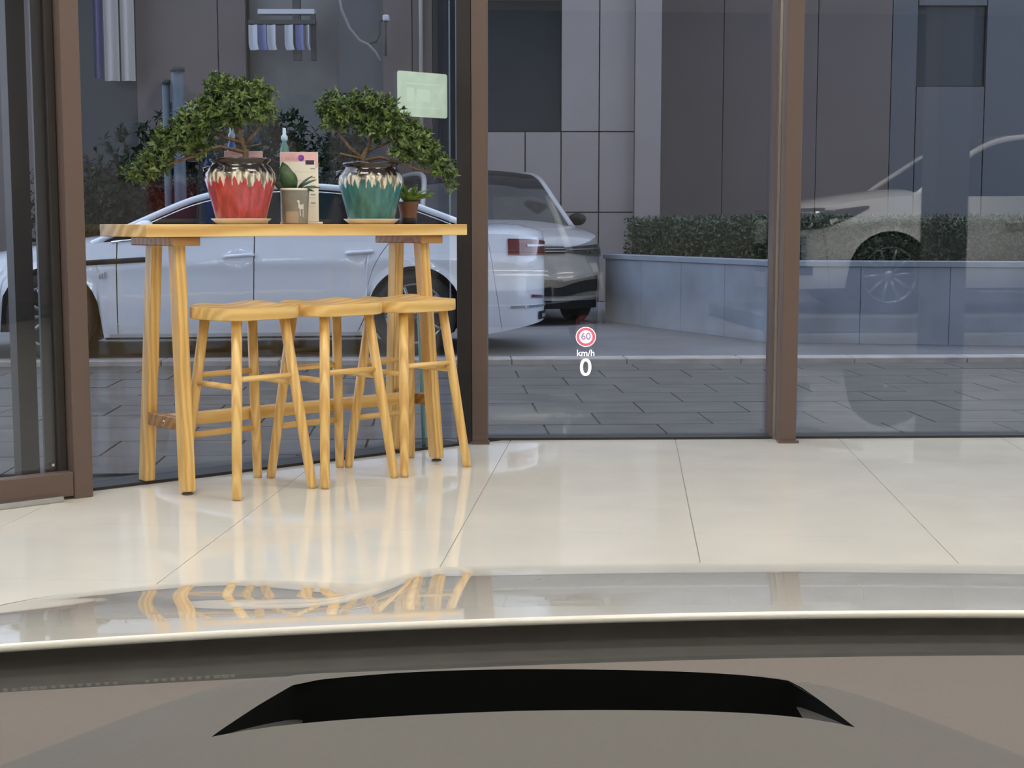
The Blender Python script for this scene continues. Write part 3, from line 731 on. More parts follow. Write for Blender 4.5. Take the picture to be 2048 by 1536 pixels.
    # wheels
    for xc in (xf, xr):
        for sg in (-1, 1):
            yo = Wd - 0.02
            wh = empty('wheel'); wh.parent = root; wh.location = (xc + O, sg * (yo - 0.10), rw)
            prof = [(rw * 0.70, -0.11), (rw * 0.93, -0.112), (rw, -0.085), (rw, 0.085), (rw * 0.93, 0.112), (rw * 0.72, 0.108), (rw * 0.70, 0.10), (rw * 0.70, -0.11)]
            tv, tf = lathe(prof, 48); fixn(P('tyre', [(x, z_ * sg, y_) for x, y_, z_ in tv], tf, 'tyre', wh, smooth=True))
            rv_, rf_ = lathe([(0, 0.02), (rw * 0.60, 0.0), (rw * 0.70, 0.03)], 32); P('rim_barrel', [(x, z_ * sg, y_) for x, y_, z_ in rv_], rf_, 'rim_dark', wh, smooth=True)
            rv_, rf_ = lathe([(rw * 0.66, 0.085), (rw * 0.70, 0.115), (rw * 0.725, 0.112), (rw * 0.71, 0.09)], 40); P('rim', [(x, z_ * sg, y_) for x, y_, z_ in rv_], rf_, 'rim', wh, smooth=True)
            for k in range(10):
                a = 2 * pi * k / 10
                T('spoke', [(0.04 * cos(a), sg * 0.075, 0.04 * sin(a)), (rw * 0.68 * cos(a + 0.07), sg * 0.105, rw * 0.68 * sin(a + 0.07))], [0.02, 0.016], 'rim', wh, 6)
            hv, hf = lathe([(0, 0.11), (0.045, 0.105), (0.055, 0.08)], 16); P('hub', [(x, z_ * sg, y_) for x, y_, z_ in hv], hf, 'rim', wh, smooth=True)
            # arch liner
            def ln(u, v):
                a = lerp(-0.15, pi + 0.15, u); return Vector((xc + O + (Ra + 0.01) * cos(a), sg * lerp(Wd - 0.03, Wd - 0.38, v), rw + (Ra + 0.01) * sin(a)))
            P('arch_liner', *grid(ln, 20, 2), 'black_trim', root)
            P('inner_liner', [(xc + O + (Ra + 0.01) * cos(a), sg * (Wd - 0.34), max(0.16, rw + (Ra + 0.01) * sin(a))) for a in [2 * pi * i / 24 for i in range(24)]], [tuple(range(24))], 'black_trim', root)
    prism('underbody', [(xf + Ra + 0.02 + O, -Wd * 0.9), (xr - Ra - 0.02 + O, -Wd * 0.9), (xr - Ra - 0.02 + O, Wd * 0.9), (xf + Ra + 0.02 + O, Wd * 0.9)], C['sill'] - 0.02, C['sill'] + 0.25, 'black_trim', root)
    prism('chassis_floor', [(0.35 + O, -Wd * 0.5), (L_ - 0.35 + O, -Wd * 0.5), (L_ - 0.35 + O, Wd * 0.5), (0.35 + O, Wd * 0.5)], C['sill'] + 0.02, C['sill'] + 0.32, 'black_trim', root)
    # patches on nose / tail: y in [-1,1] of the half width, z functions
    def patch(pn, ya, yb, zlo, zhi, m, rear=False, off=0.012, nu=16, nv=4, parent=None):
        def fn(u, v):
            yq = lerp(ya, yb, u); z = lerp(zlo(u), zhi(u), v)
            Rx = Rr if rear else Rf
            k = min(0.999, abs(yq)); d = Rx * (1 - (1 - k ** nf) ** (1 / nf))
            zt_ = interp(zt, d if not rear else L_ - d); tt = (z - C['sill']) / (zt_ - C['sill']); sf = interp(SEC, min(1, max(0, tt)))
            x = d if not rear else L_ - d
            y = math.copysign(abs(yq) * Wd * sf, yq)
            # outward direction in plan
            e = 0.01; k2 = min(0.999, k + e); d2 = Rx * (1 - (1 - k2 ** nf) ** (1 / nf))
            tx, ty = (d2 - d), Wd * (k2 - k) + 1e-6; ln = sqrt(tx * tx + ty * ty)
            nx, ny = -ty / ln, tx / ln
            return Vector(((x + O) + (nx if not rear else -nx) * off, y + math.copysign(ny * off, yq), z))
        return fixn(P(pn, *grid(fn, nu, nv), m, parent or root, smooth=True))
    return root, patch, side, (lambda s: interp(zt, s)), w, zb, O

# silver-white sedan outside, side on
SED = dict(L=4.94, W=1.86, xf=0.98, xr=3.80, rw=0.335, paint='paint_pearl', sill=0.165, chin=0.05, tail=0.10,
           shoulder=[(0, 0.60), (0.25, 0.70), (0.9, 0.82), (1.5, 0.915), (2.4, 0.965), (3.4, 0.985), (4.2, 0.975), (4.68, 0.955), (4.94, 0.92)],
           centre=[(0, 0.64), (0.3, 0.78), (0.9, 0.90), (1.5, 0.98), (2.4, 1.02), (3.4, 1.04), (4.2, 1.04), (4.68, 1.045), (4.94, 0.99)],
           roof=[(1.30, 0.89), (1.75, 1.10), (2.10, 1.245), (2.50, 1.325), (2.85, 1.345), (3.25, 1.325), (3.65, 1.245), (4.05, 1.105), (4.35, 0.985)],
           section=[(0, 0.955), (0.12, 0.985), (0.35, 1.0), (0.62, 0.995), (0.74, 1.0), (0.78, 0.985), (1.0, 0.925)],
           Rf=0.75, Rr=0.55, nf=2.6, cowl=1.40, deck=4.18, screen_top=2.15, rear_top=3.40, tumble=0.42, crown=0.035, rail=0.030, pillars=(2.45, 3.52), mirror=1.72,
           handles=((2.42, 0.79), (3.36, 0.815)), striph=0.105, brighttrim=True,
           segs=[('front_bumper', 0.0, 0.0, 0.42, 0.30, 24), ('front_fender', 0.425, 0.305, 1.485, 1.49, 30), ('front_door', 1.493, 1.498, 2.525, 2.545, 70), ('rear_door', 2.533, 2.553, 3.33, 3.70, 70), ('rear_quarter', 3.338, 3.708, 4.50, 4.38, 36), ('rear_bumper', 4.503, 4.383, 4.94, 4.94, 24)])
syaw = math.atan2(0.36, 2.94)
sw_loc = Vector((-3.57, 11.41, 0)) + Vector((-sin(syaw), cos(syaw), 0)) * 0.93
sed, patch, side, ztf, wf, zbf, O_ = make_car('sedan_car', 'pearl white sedan parked side on outside the glass', SED, sw_loc, syaw)
for sg in (-1, 1):
    # tail lamps wrap round the corner
    for a, b, z0, z1, mm in ((0.42, 0.985, 0.80, 0.915, 'lamp_red'),):
        patch('tail_lamp', sg * a, sg * b, lambda u: lerp(0.79, 0.80, u), lambda u: lerp(0.90, 0.93, u), mm, True, 0.010)
        patch('lamp_strip', sg * 0.55, sg * 0.90, lambda u: 0.865, lambda u: lerp(0.878, 0.884, u), 'lamp_white', True, 0.014)
    patch('reflector', sg * 0.62, sg * 0.86, lambda u: lerp(0.44, 0.455, u), lambda u: lerp(0.462, 0.478, u), 'lamp_red', True, 0.010)
    patch('exhaust_trim', sg * 0.45, sg * 0.75, lambda u: 0.27, lambda u: 0.335, 'dark_grille', True, 0.010)
    patch('exhaust_tip', sg * 0.5, sg * 0.7, lambda u: 0.285, lambda u: 0.315, 'chrome', True, 0.018)
    patch('headlamp', sg * 0.55, sg * 0.97, lambda u: lerp(0.60, 0.62, u), lambda u: lerp(0.66, 0.72, u), 'lamp_clear', False, 0.010)
patch('rear_diffuser', -0.42, 0.42, lambda u: 0.27, lambda u: 0.36, 'dark_grille', True, 0.010)
patch('bumper_chrome', -0.98, 0.98, lambda u: 0.372, lambda u: 0.392, 'chrome', True, 0.012, 40)
patch('grille', -0.5, 0.5, lambda u: 0.50, lambda u: 0.64, 'dark_grille', False, 0.010)
patch('number_plate', -0.28, 0.28, lambda u: 0.62, lambda u: 0.76, 'paint_white', True, 0.010)
for sg in (-1, 1):
    def sp_(s, z): 
        return side(s, (z - zbf(s)) / (ztf(s) - zbf(s)), sg, 0.006)
    T('fender_strip', [sp_(lerp(1.18, 1.78, i / 8), lerp(0.742, 0.775, i / 8)) for i in range(9)], [0.008] + [0.021] * 7 + [0.004], 'black_trim', sed, 8)
    T('strip_edge', [sp_(lerp(1.18, 1.74, i / 8), lerp(0.742, 0.773, i / 8) - 0.002) + Vector((0, sg * 0.012, 0)) for i in range(9)], 0.005, 'satin', sed, 6)
    for k in range(3):
        c0 = sp_(1.36 + 0.02 * k, 0.655)
        P('fender_badge', [c0 + Vector((x, sg * 0.003, z)) for x, z in ((0, -0.03), (0.012, -0.03), (0.012, 0.01 + 0.008 * k), (0, 0.0 + 0.008 * k))], [(0, 1, 2, 3)], 'satin', sed)

# silver SUV behind it, nose to the glass
SUV = dict(L=4.70, W=1.86, xf=0.92, xr=3.70, rw=0.36, paint='paint_silver', sill=0.26, chin=-0.03, tail=0.06,
           shoulder=[(0, 0.80), (0.2, 0.90), (0.9, 0.985), (1.5, 1.02), (3.0, 1.06), (4.2, 1.09), (4.70, 1.05)],
           centre=[(0, 0.84), (0.2, 0.95), (0.9, 1.06), (1.4, 1.10), (3.0, 1.12), (4.2, 1.14), (4.70, 1.08)],
           roof=[(1.15, 1.00), (1.55, 1.27), (1.95, 1.54), (2.40, 1.62), (3.3, 1.63), (4.05, 1.585), (4.45, 1.33), (4.62, 1.08)],
           section=[(0, 0.95), (0.12, 0.985), (0.35, 1.0), (0.62, 0.99), (0.76, 1.0), (0.82, 0.985), (1.0, 0.945)],
           Rf=0.55, Rr=0.35, nf=3.4, cowl=1.22, deck=4.55, screen_top=2.0, rear_top=4.05, tumble=0.33, crown=0.05, rail=0.032, pillars=(2.45, 3.55), mirror=1.62, mirmat='black_trim',
           handles=((2.30, 0.90), (3.25, 0.92)), striph=0.10, roofmat='black_trim',
           segs=[('front_bumper', 0.0, 0.0, 0.42, 0.30, 24), ('front_fender', 0.425, 0.305, 1.445, 1.45, 30), ('front_door', 1.453, 1.458, 2.5, 2.52, 20), ('rear_door', 2.508, 2.528, 3.24, 3.60, 20), ('rear_quarter', 3.248, 3.608, 4.42, 4.38, 30), ('rear_bumper', 4.423, 4.383, 4.70, 4.70, 20)])
def suv_face(patch, base, k=1.0, cl='lamp_clear'):
    for sg in (-1, 1):
        patch('headlamp', sg * 0.50, sg * 0.992, lambda u: base + lerp(0.02, -0.045, u) + 0.02 * u * u, lambda u: base + lerp(0.07, 0.105, u) * k, cl, False, 0.012, 24)
        patch('lamp_line', sg * 0.56, sg * 0.97, lambda u: base + lerp(0.045, 0.055, u), lambda u: base + lerp(0.054, 0.066, u), 'satin', False, 0.020, 24)
        patch('air_intake', sg * 0.46, sg * 0.90, lambda u: base - 0.43, lambda u: base - lerp(0.28, 0.22, u), 'dark_grille', False, 0.010)
        patch('intake_trim', sg * 0.89, sg * 0.925, lambda u: base - 0.45, lambda u: base - 0.19, 'satin', False, 0.018, 4)
        patch('intake_trim', sg * 0.62, sg * 0.925, lambda u: base - lerp(0.235, 0.20, u), lambda u: base - lerp(0.22, 0.18, u), 'satin', False, 0.018, 10)
    patch('grille', -0.50, 0.50, lambda u: base + 0.0, lambda u: base + 0.08, 'dark_grille', False, 0.012, 20)
    for z in (0.025, 0.055): patch('grille_bar', -0.5, 0.5, lambda u: base + z, lambda u: base + z + 0.012, 'satin', False, 0.02, 20)
    patch('lower_grille', -0.46, 0.46, lambda u: base - 0.43, lambda u: base - 0.26, 'dark_grille', False, 0.010)
    patch('lower_lip', -0.93, 0.93, lambda u: base - 0.475, lambda u: base - 0.455, 'satin', False, 0.018, 40)
    patch('skid_panel', -0.96, 0.96, lambda u: base - 0.56, lambda u: base - 0.475, 'black_trim', False, 0.010, 40)
    patch('number_plate', -0.24, 0.24, lambda u: base - 0.22, lambda u: base - 0.11, 'paint_white', False, 0.014)
suv, patch2, *_r = make_car('suv_car', 'silver grey suv facing the glass behind the white sedan', SUV, (-0.10, 16.05, 0), radians(90 + 13))
suv_face(patch2, 0.735)

# white SUV standing in the showroom, right of the view: the panes reflect it
BIG = dict(SUV); BIG.update(W=1.98, L=5.0, xr=3.90, paint='paint_white', rw=0.39,
           shoulder=[(0, 0.92), (0.2, 1.03), (0.9, 1.15), (1.5, 1.18), (3.0, 1.19), (4.5, 1.20), (5.0, 1.14)],
           centre=[(0, 0.97), (0.2, 1.09), (0.9, 1.22), (1.4, 1.26), (3.0, 1.26), (4.5, 1.26), (5.0, 1.18)],
           roof=[(1.25, 1.15), (1.65, 1.43), (2.05, 1.68), (2.50, 1.77), (3.5, 1.78), (4.35, 1.73), (4.75, 1.46), (4.92, 1.17)],
           cowl=1.32, deck=4.85, screen_top=2.1, rear_top=4.35,
           segs=[('front_bumper', 0.0, 0.0, 0.42, 0.30, 24), ('front_fender', 0.425, 0.305, 1.545, 1.55, 30), ('front_door', 1.553, 1.558, 2.6, 2.62, 20), ('rear_door', 2.608, 2.628, 3.40, 3.76, 20), ('rear_quarter', 3.408, 3.768, 4.7, 4.68, 30), ('rear_bumper', 4.703, 4.683, 5.0, 5.0, 20)])
BIG['xf'] = 1.02
PZ = 0.15
pod = box('display_podium', (3.02, -2.45, 0.0), (8.75, 0.45, PZ), 'column_paint', None, 0.01); tag(pod, 'low dark display podium under the large white suv', 'podium')
big, patch3, side3, ztf3, wf3, zbf3, O3 = make_car('suv_car', 'large white suv on a podium inside the showroom, mirrored in the right panes', BIG, (4.32, -0.98, PZ), radians(0))
suv_face(patch3, 0.95, 1.0)
def wing_lamp(s0, s1, zl, zh, m, nm, off):
    for sg in (-1, 1):
        def fn(u, v):
            s = lerp(s0, s1, u); z = lerp(zl(u), zh(u), v)
            return side3(s, (z - zbf3(s)) / (ztf3(s) - zbf3(s)), sg, off)
        fixn(P(nm, *grid(fn, 24, 4), m, big, smooth=True))
wing_lamp(0.13, 0.80, lambda u: lerp(0.83, 1.055, u ** 1.6), lambda u: lerp(1.00, 1.075, u), 'lamp_clear', 'headlamp_wing', 0.010)
wing_lamp(0.13, 0.78, lambda u: lerp(0.985, 1.060, u), lambda u: lerp(1.002, 1.076, u), 'chrome', 'headlamp_bar', 0.016)
# unseen spots added to brighten the podium car and its mirror image
for i, (x, y) in enumerate(((3.5, 1.9), (5.2, 1.9), (3.6, 0.6))):
    t = empty('added_spotlight', (x, y, CEIL)); tag(t, ('added black ceiling spotlight brightening the white suv nose', 'added black ceiling spotlight brightening the white suv doors', 'added black ceiling spotlight brightening the white suv bonnet')[i], 'spotlight', 'added spotlights over the podium')
    tgt = Vector((3.8 + 0.8 * i - (1.4 if i == 2 else 0), -0.4, 1.0)) - Vector((x, y, CEIL - 0.25)); q = tgt.to_track_quat('-Z', 'Y').to_euler()
    T('stem', [(0, 0, 0), (0, 0, -0.2)], 0.012, 'black_trim', t, 8)
    h = link('added_lamp_head', mesh(*lathe([(0.0, 0.14), (0.045, 0.14), (0.055, 0.10), (0.06, -0.02), (0.055, -0.02), (0.05, 0.06), (0, 0.06)], 20)), 'black_trim', t, loc=(0, 0, -0.25), rot=q, smooth=True)
    ld = bpy.data.lights.new('spot', 'SPOT'); ld.energy = 420; ld.spot_size = radians(55); ld.spot_blend = 0.6; ld.shadow_soft_size = 0.04; ld.color = (1, 0.97, 0.93)
    lo = bpy.data.objects.new('added_spot_lamp', ld); COL.objects.link(lo); lo.parent = t; lo.location = (0, 0, -0.25); lo.rotation_euler = q

# ------------------------------------------------------------------ the car the photograph is taken from
own = empty('display_car', (0.32, 1.0, 0)); tag(own, 'white display car seen from its driver seat, bonnet and dashboard in front', 'car')
CX = 0.32
def hood_z(X, Y):
    t = Y - 1.0; d = abs(X - CX)
    z = 0.7835 - 0.135 * t - 0.0692 * t * t
    if t > 0.72: z -= 0.9 * (t - 0.72) ** 2
    z -= 0.008 * (d / 0.5) ** 2
    # raised centre between two creases, shallow valley outside each crease
    def sm(a, b, x): x = min(1, max(0, (x - a) / (b - a))); return x * x * (3 - 2 * x)
    f = sm(0.02, 0.35, t)
    z -= (0.016 * sm(0.40, 0.49, d) - 0.009 * sm(0.50, 0.66, d)) * f
    if d > 0.68: z -= 0.16 * (d - 0.68) ** 1.6
    return z
def rear_edge(X): return 1.005 - 0.155 * (X - CX) ** 2
def nose(X): return 1.98 - 0.42 * abs((X - CX) / 0.9) ** 2.6
def hf(u, v):
    X = CX + lerp(-0.80, 0.80, v); Y = lerp(rear_edge(X), nose(X), u)
    return Vector((X - CX, Y - 1.0, hood_z(X, Y)))
hd = fixn(P('bonnet', *grid(hf, 90, 150), 'hood_white', own, smooth=True))
# rolled rear edge
T('bonnet_edge', [(lerp(-0.80, 0.80, i / 40), rear_edge(CX + lerp(-0.8, 0.8, i / 40)) - 1.0, hood_z(CX + lerp(-0.8, 0.8, i / 40), rear_edge(CX + lerp(-0.8, 0.8, i / 40))) - 0.0028) for i in range(41)], 0.0030, 'hood_white', own, 10)
for sg in (-1, 1):
    def ff(u, v):
        Xa = CX + sg * 0.806; Y = lerp(rear_edge(Xa) - 0.35, nose(Xa), u); z0 = hood_z(Xa, max(Y, rear_edge(Xa)))
        a = v * pi / 2
        X = Xa + sg * 0.11 * sin(a); z = lerp(z0, 0.18, v ** 1.6)
        d = sqrt((Y - 1.02) ** 2 + (z - 0.33) ** 2)
        if d < 0.37 and v > 0.2:
            z = max(z, 0.33 + sqrt(max(0, 0.37 ** 2 - (Y - 1.02) ** 2)))
        return Vector((X - CX, Y - 1.0, z))
    fixn(P('fender', *grid(ff, 40, 14), 'hood_white', own, smooth=True))
    wh = empty('wheel'); wh.parent = own; wh.location = (sg * 0.80, 0.02, 0.33)
    tv, tf = lathe([(0.23, -0.1), (0.31, -0.105), (0.33, -0.08), (0.33, 0.08), (0.31, 0.105), (0.23, 0.1)], 40); fixn(P('tyre', [(z_ * sg, x, y_) for x, y_, z_ in tv], tf, 'tyre', wh, smooth=True))
    rv_, rf_ = lathe([(0, 0.06), (0.2, 0.075), (0.235, 0.10)], 32); P('rim', [(z_ * sg, x, y_) for x, y_, z_ in rv_], rf_, 'rim', wh, smooth=True)
def bf(u, v):
    X = CX + lerp(-0.91, 0.91, u); Xc = max(CX - 0.8, min(CX + 0.8, X)); Y = nose(X) + 0.05 * sin(pi * min(1, v * 1.1)); z = lerp(hood_z(Xc, nose(Xc)), 0.17, v)
    return Vector((X - CX, Y - 1.0, z))
fixn(P('front_bumper', *grid(bf, 50, 14), 'hood_white', own, smooth=True))
def of(ua, ub, va, vb, m, nm):
    fixn(P(nm, *grid(lambda u, v: bf(lerp(ua, ub, u), lerp(va, vb, v)) + Vector((0, 0.012, 0)), 16, 4), m, own, smooth=True))
of(0.27, 0.73, 0.10, 0.42, 'dark_grille', 'grille'); of(0.03, 0.97, 0.46, 0.97, 'dark_grille', 'lower_grille'); of(0.03, 0.26, 0.12, 0.34, 'lamp_clear', 'headlamp'); of(0.74, 0.97, 0.12, 0.34, 'lamp_clear', 'headlamp')
# cowl panel between bonnet and windscreen
def cf(u, v):
    X = CX + lerp(-0.80, 0.80, u); Y = lerp(rear_edge(X) + 0.045, rear_edge(X) - 0.27, v)
    return Vector((X - CX, Y - 1.0, 0.758 + 0.010 * v + 0.009 * max(0, 1 - v / 0.3) ** 2 - 0.010 * (X - CX) ** 2))
fixn(P('cowl_panel', *grid(cf, 40, 14), 'cowl', own, smooth=True))
ov, of_ = lathe([(0, 0.004), (0.8, 0.004), (0.95, 0.002), (1.0, 0.0)], 32)
P('painted_reflection', [(x * 0.052, math.copysign(abs(y) ** 0.8, y) * 0.022, z) for x, y, z in ov], of_, 'bronze_dark', own, smooth=True, loc=(0.145 - CX, rear_edge(0.145) - 1.0 - 0.085, 0.7638))  # dark oval laid on the cowl to stand in for a reflection
# windscreen: base curve follows the bonnet edge
WS_SL = math.tan(radians(31))
def ws_pt(X, h):
    """h: metres of height above the base"""
    d = X - CX
    base = rear_edge(X) - 0.135 - 0.05 * d * d
    return Vector((X, base - h / WS_SL + 0.05 * h * h, 0.785 + h))
wsc = P('windscreen', *grid(lambda u, v: ws_pt(CX + lerp(-0.70 + 0.12 * v, 0.70 - 0.12 * v, u), 0.52 * v) - Vector((CX, 1.0, 0)), 30, 16), 'windscreen_glass', own, smooth=True); fixn(wsc)
fixn(P('screen_seal', *grid(lambda u, v: ws_pt(CX + lerp(-0.70, 0.70, u), lerp(-0.006, 0.004, v)) - Vector((CX, 1.0, 0)) - Vector((0, 0.004, 0)), 40, 2), 'black_trim', own, smooth=True))
for sg in (-1, 1):
    T('pillar', [ws_pt(CX + sg * (0.715 - 0.12 * i / 6), 0.52 * i / 6) - Vector((CX, 1.0, 0)) for i in range(7)], 0.035, 'hood_white', own, 8)
# dashboard
def dash_z(X, Y):
    return 0.798 + 0.012 * min(1, max(0, (0.80 - Y) / 0.3))
def dash_front(X): return ws_pt(X, 0.012).y - 0.004
def bin_edge(X):    # outline of the instrument hood, far side
    return 0.662 - 0.25 * (X - 0.005) ** 2
def dfn(u, v):
    X = CX + lerp(-0.70, 0.70, u); Y = lerp(dash_front(X), 0.20, v)
    return Vector((X - CX, Y - 1.0, dash_z(X, Y)))
fixn(P('dashboard', *grid(dfn, 60, 24), 'dash', own, smooth=True))
# perforated defroster strip along the glass
for k in range(46):
    X = -0.36 + 0.0045 * k + (0.012 if (k // 11) % 2 else 0)
    Y = dash_front(X) - 0.004
    P('defrost_dot', [(X - CX - 0.0012, Y - 1.0, 0.8005), (X - CX + 0.0012, Y - 1.0, 0.8005), (X - CX + 0.0012, Y - 1.0, 0.8022), (X - CX - 0.0012, Y - 1.0, 0.8022)], [(0, 1, 2, 3)], 'satin', own)
# instrument hood with the projector opening
SLX0, SLX1 = -0.114, 0.134
def bz(X, Y):
    e = bin_edge(X); r = min(1.0, max(0.0, (e - Y) / 0.05))
    d = abs(X - 0.005) - 0.125
    drop = 0.20 * (d + sqrt(d * d + 0.0009))
    return 0.785 + (0.076 - drop) * sqrt(1 - (1 - r) ** 2) - 0.5 * max(0, abs(X - 0.005) - 0.22) ** 2
def slot_near(X): return 0.5640 - 0.65 * (X - 0.06) ** 2
def slot_far(X):
    f = 0.6195 - 1.1 * (X - 0.03) ** 2
    k = 1.0
    if X < -0.090: k = max(0, (X - SLX0) / (-0.090 - SLX0))
    if X > 0.119: k = max(0, (SLX1 - X) / (SLX1 - 0.119))
    return lerp(slot_near(X), f, k ** 0.85)
xs = sorted(set([-0.55 + 1.25 * i / 120 for i in range(121)] + [SLX0, SLX1]))
vs, fs = [], []
NV1, NV2 = 10, 12
prev = None
for X in xs:
    e = bin_edge(X); ins = SLX0 < X < SLX1
    f_, n_2 = (max(slot_far(X), slot_near(X) + 0.0005), slot_near(X)) if SLX0 <= X <= SLX1 else (None, None)
    if f_ is None:
        Xc = min(max(X, SLX0), SLX1); f_ = n_2 = min(slot_near(Xc), e - 0.04)
    f_ = min(f_, e - 0.012); n_2 = min(n_2, f_)
    colv = []
    for j in range(NV1 + 1): colv.append((X, lerp(e, f_, (j / NV1) ** 1.6)))
    for j in range(NV2 + 1): colv.append((X, lerp(n_2, 0.25, j / NV2)))
    base = len(vs)
    vs += [(x - CX, y - 1.0, bz(x, y)) for x, y in colv]
    if prev is not None:
        pb, pX = prev
        n_c = NV1 + NV2 + 2
        hole = (pX >= SLX0 - 1e-6 and X <= SLX1 + 1e-6)
        for j in range(n_c - 1):
            if j == NV1 and hole: continue
            fs.append((pb + j, base + j, base + j + 1, pb + j + 1))
    prev = (base, X)
bn = P('instrument_hood', vs, fs, 'binnacle', own, smooth=True); fixn(bn)
sx_ = [SLX0 + (SLX1 - SLX0) * i / 40 for i in range(41)]
DEP = 0.06
def wall(fn, nm, m, zdeep=DEP, tilt=0.0):
    return P(nm, *grid(lambda u, v: (lambda X: Vector((X - CX, fn(X) - 1.0 + tilt * v, bz(X, fn(X)) - zdeep * v)))(lerp(SLX0, SLX1, u)), 60, 3), m, own, smooth=True)
wall(lambda X: max(slot_far(X), slot_near(X) + 0.0005), 'slot_far_wall', 'slot_black'); wall(slot_near, 'slot_near_wall', 'slot_black')
P('slot_floor', *grid(lambda u, v: Vector((lerp(SLX0, SLX1, u) - CX, lerp(0.53, 0.63, v) - 1.0, 0.805)), 2, 2), 'slot_black', own)
for xa, xb in ((SLX0, -0.088), (SLX1, 0.120)):     # sloping end cheeks of the opening
    P('slot_end', *grid(lambda u, v: (lambda X: Vector((X - CX, lerp(slot_near(X), max(slot_far(X), slot_near(X) + 0.0005), v) - 1.0, bz(X, lerp(slot_near(X), max(slot_far(X), slot_near(X) + 0.0005), v)) - 0.0012 - 0.6 * abs(X - xa))))(lerp(xa, xb, u)), 8, 4), 'slot_side', own)

# head-up display: lit figures on the inner face of the windscreen, upright to the driver's eye
hud = empty('head_up_display'); tag(hud, 'glowing head-up display figures on the windscreen showing zero speed', 'display')
def ws_hit(dx, dz):
    """point of the windscreen in direction (dx,1,dz) from the driver's eye point"""
    lo, hi = 0.2, 1.2
    for _ in range(50):
        md = (lo + hi) / 2; X = dx * md; z = CAM_H + dz * md
        y = ws_pt(X, z - 0.785).y
        if md < y: lo = md
        else: hi = md
    return lo
HX, HZ = 148.0 / 2958, -(705 - 447) / 2958 * 1.0
dh = ws_hit(HX, HZ)
hc = Vector((HX * dh, dh, CAM_H + HZ * dh))
hud.location = hc
def hud_place(o, px, py, layer=0.0):
    """cast flat art (local xy, unit = 1/2958 of the viewing distance) onto the inner face of the glass, as the projector does"""
    for v in o.data.vertices:
        dx, dz = HX + (v.co.x + px) / 2958 / cos(PITCH), HZ + (v.co.y + py) / 2958
        h = ws_hit(dx, dz) - 0.002 - layer
        v.co = Vector((dx * h, h, CAM_H + dz * h)) - hc
    return o
def ring(r0, r1, n=48):
    vs = [(r * cos(2 * pi * i / n), r * sin(2 * pi * i / n), 0) for r in (r0, r1) for i in range(n)]
    return vs, [(i, (i + 1) % n, n + (i + 1) % n, n + i) for i in range(n)]
def disc(r, n=48): return [(r * cos(2 * pi * i / n), r * sin(2 * pi * i / n), 0) for i in range(n)], [tuple(range(n))]
sgn = hud_place(P('limit_sign', *disc(20), 'hud_white', hud), 0, 32)
hud_place(P('red_ring', *ring(13.0, 18.7), 'hud_red', sgn), 0, 32, 0.003)
hud_place(text('limit_number', '60', 20, 'hud_grey', sgn, 0.55), 0, 32.5, 0.004)
hud_place(text('unit_text', 'km/h', 18.0, 'hud_white', hud, 0.15), 0, -1)
z0 = text('speed_digit', '0', 49, 'hud_white', hud, 0.6)
for v in z0.data.vertices: v.co.x *= 1.0
hud_place(z0, 0, -31)

# ------------------------------------------------------------------ outside
gz_ = empty('ground_pavement'); struct(gz_, 'grey stone paving outside the glass')
near_poly = [(-12, 3.0), (-7.3, 1.5), (-0.05, 7.35), (9, 7.7), (12, 7.7), (12, 12.05), (-14, 10.75)]
prism('paving_bed', near_poly, -0.30, -0.052, 'paver_joint', gz_)
KA = math.atan(0.05); ku, kn = Vector((cos(KA), sin(KA), 0)), Vector((-sin(KA), cos(KA), 0)); K0 = Vector((0, 11.45, 0))
PS = 0.62
for i in range(-12, 11):
    for j in range(1, 11):
        off = (j % 2) * PS / 2
        a0, a1 = i * PS + off + 0.006, (i + 1) * PS + off - 0.006; b0, b1 = -j * PS * 0.8 + 0.006, -(j - 1) * PS * 0.8 - 0.006
        q = [tuple((K0 + ku * a + kn * b)[:2]) for a, b in ((a0, b0), (a1, b0), (a1, b1), (a0, b1))]
        q = clip(q, -nR.x, -nR.y, -(nR.x * PR0.x + nR.y * PR0.y + 0.14)) if q[0][0] > -0.3 else clip(q, -nL.x, -nL.y, -(nL.x * PL0.x + nL.y * PL0.y + 0.20))
        if len(q) < 3: continue
        dz = random.uniform(-0.0015, 0.0015)
        prism('paver', q, -0.08, -0.04 + dz, 'paver', gz_)
far_poly = [tuple((K0 + ku * a + kn * b)[:2]) for a, b in ((-16, 0.26), (14, 0.26), (16, 18), (-20, 18))]
struct(prism('road_surface', far_poly, -0.35, 0.0, 'asphalt'), 'dull grey paved forecourt under the parked cars')
kb = empty('kerb'); struct(kb, 'pale stone kerb strip in front of the parked cars')
for i in range(-14, 13):
    q = [tuple((K0 + ku * a + kn * b)[:2]) for a, b in ((i * 0.9 + 0.004, 0), (i * 0.9 + 0.896, 0), (i * 0.9 + 0.896, 0.255), (i * 0.9 + 0.004, 0.255))]
    prism('kerb_stone', q, -0.2, 0.002, 'kerb', kb, 0.006)

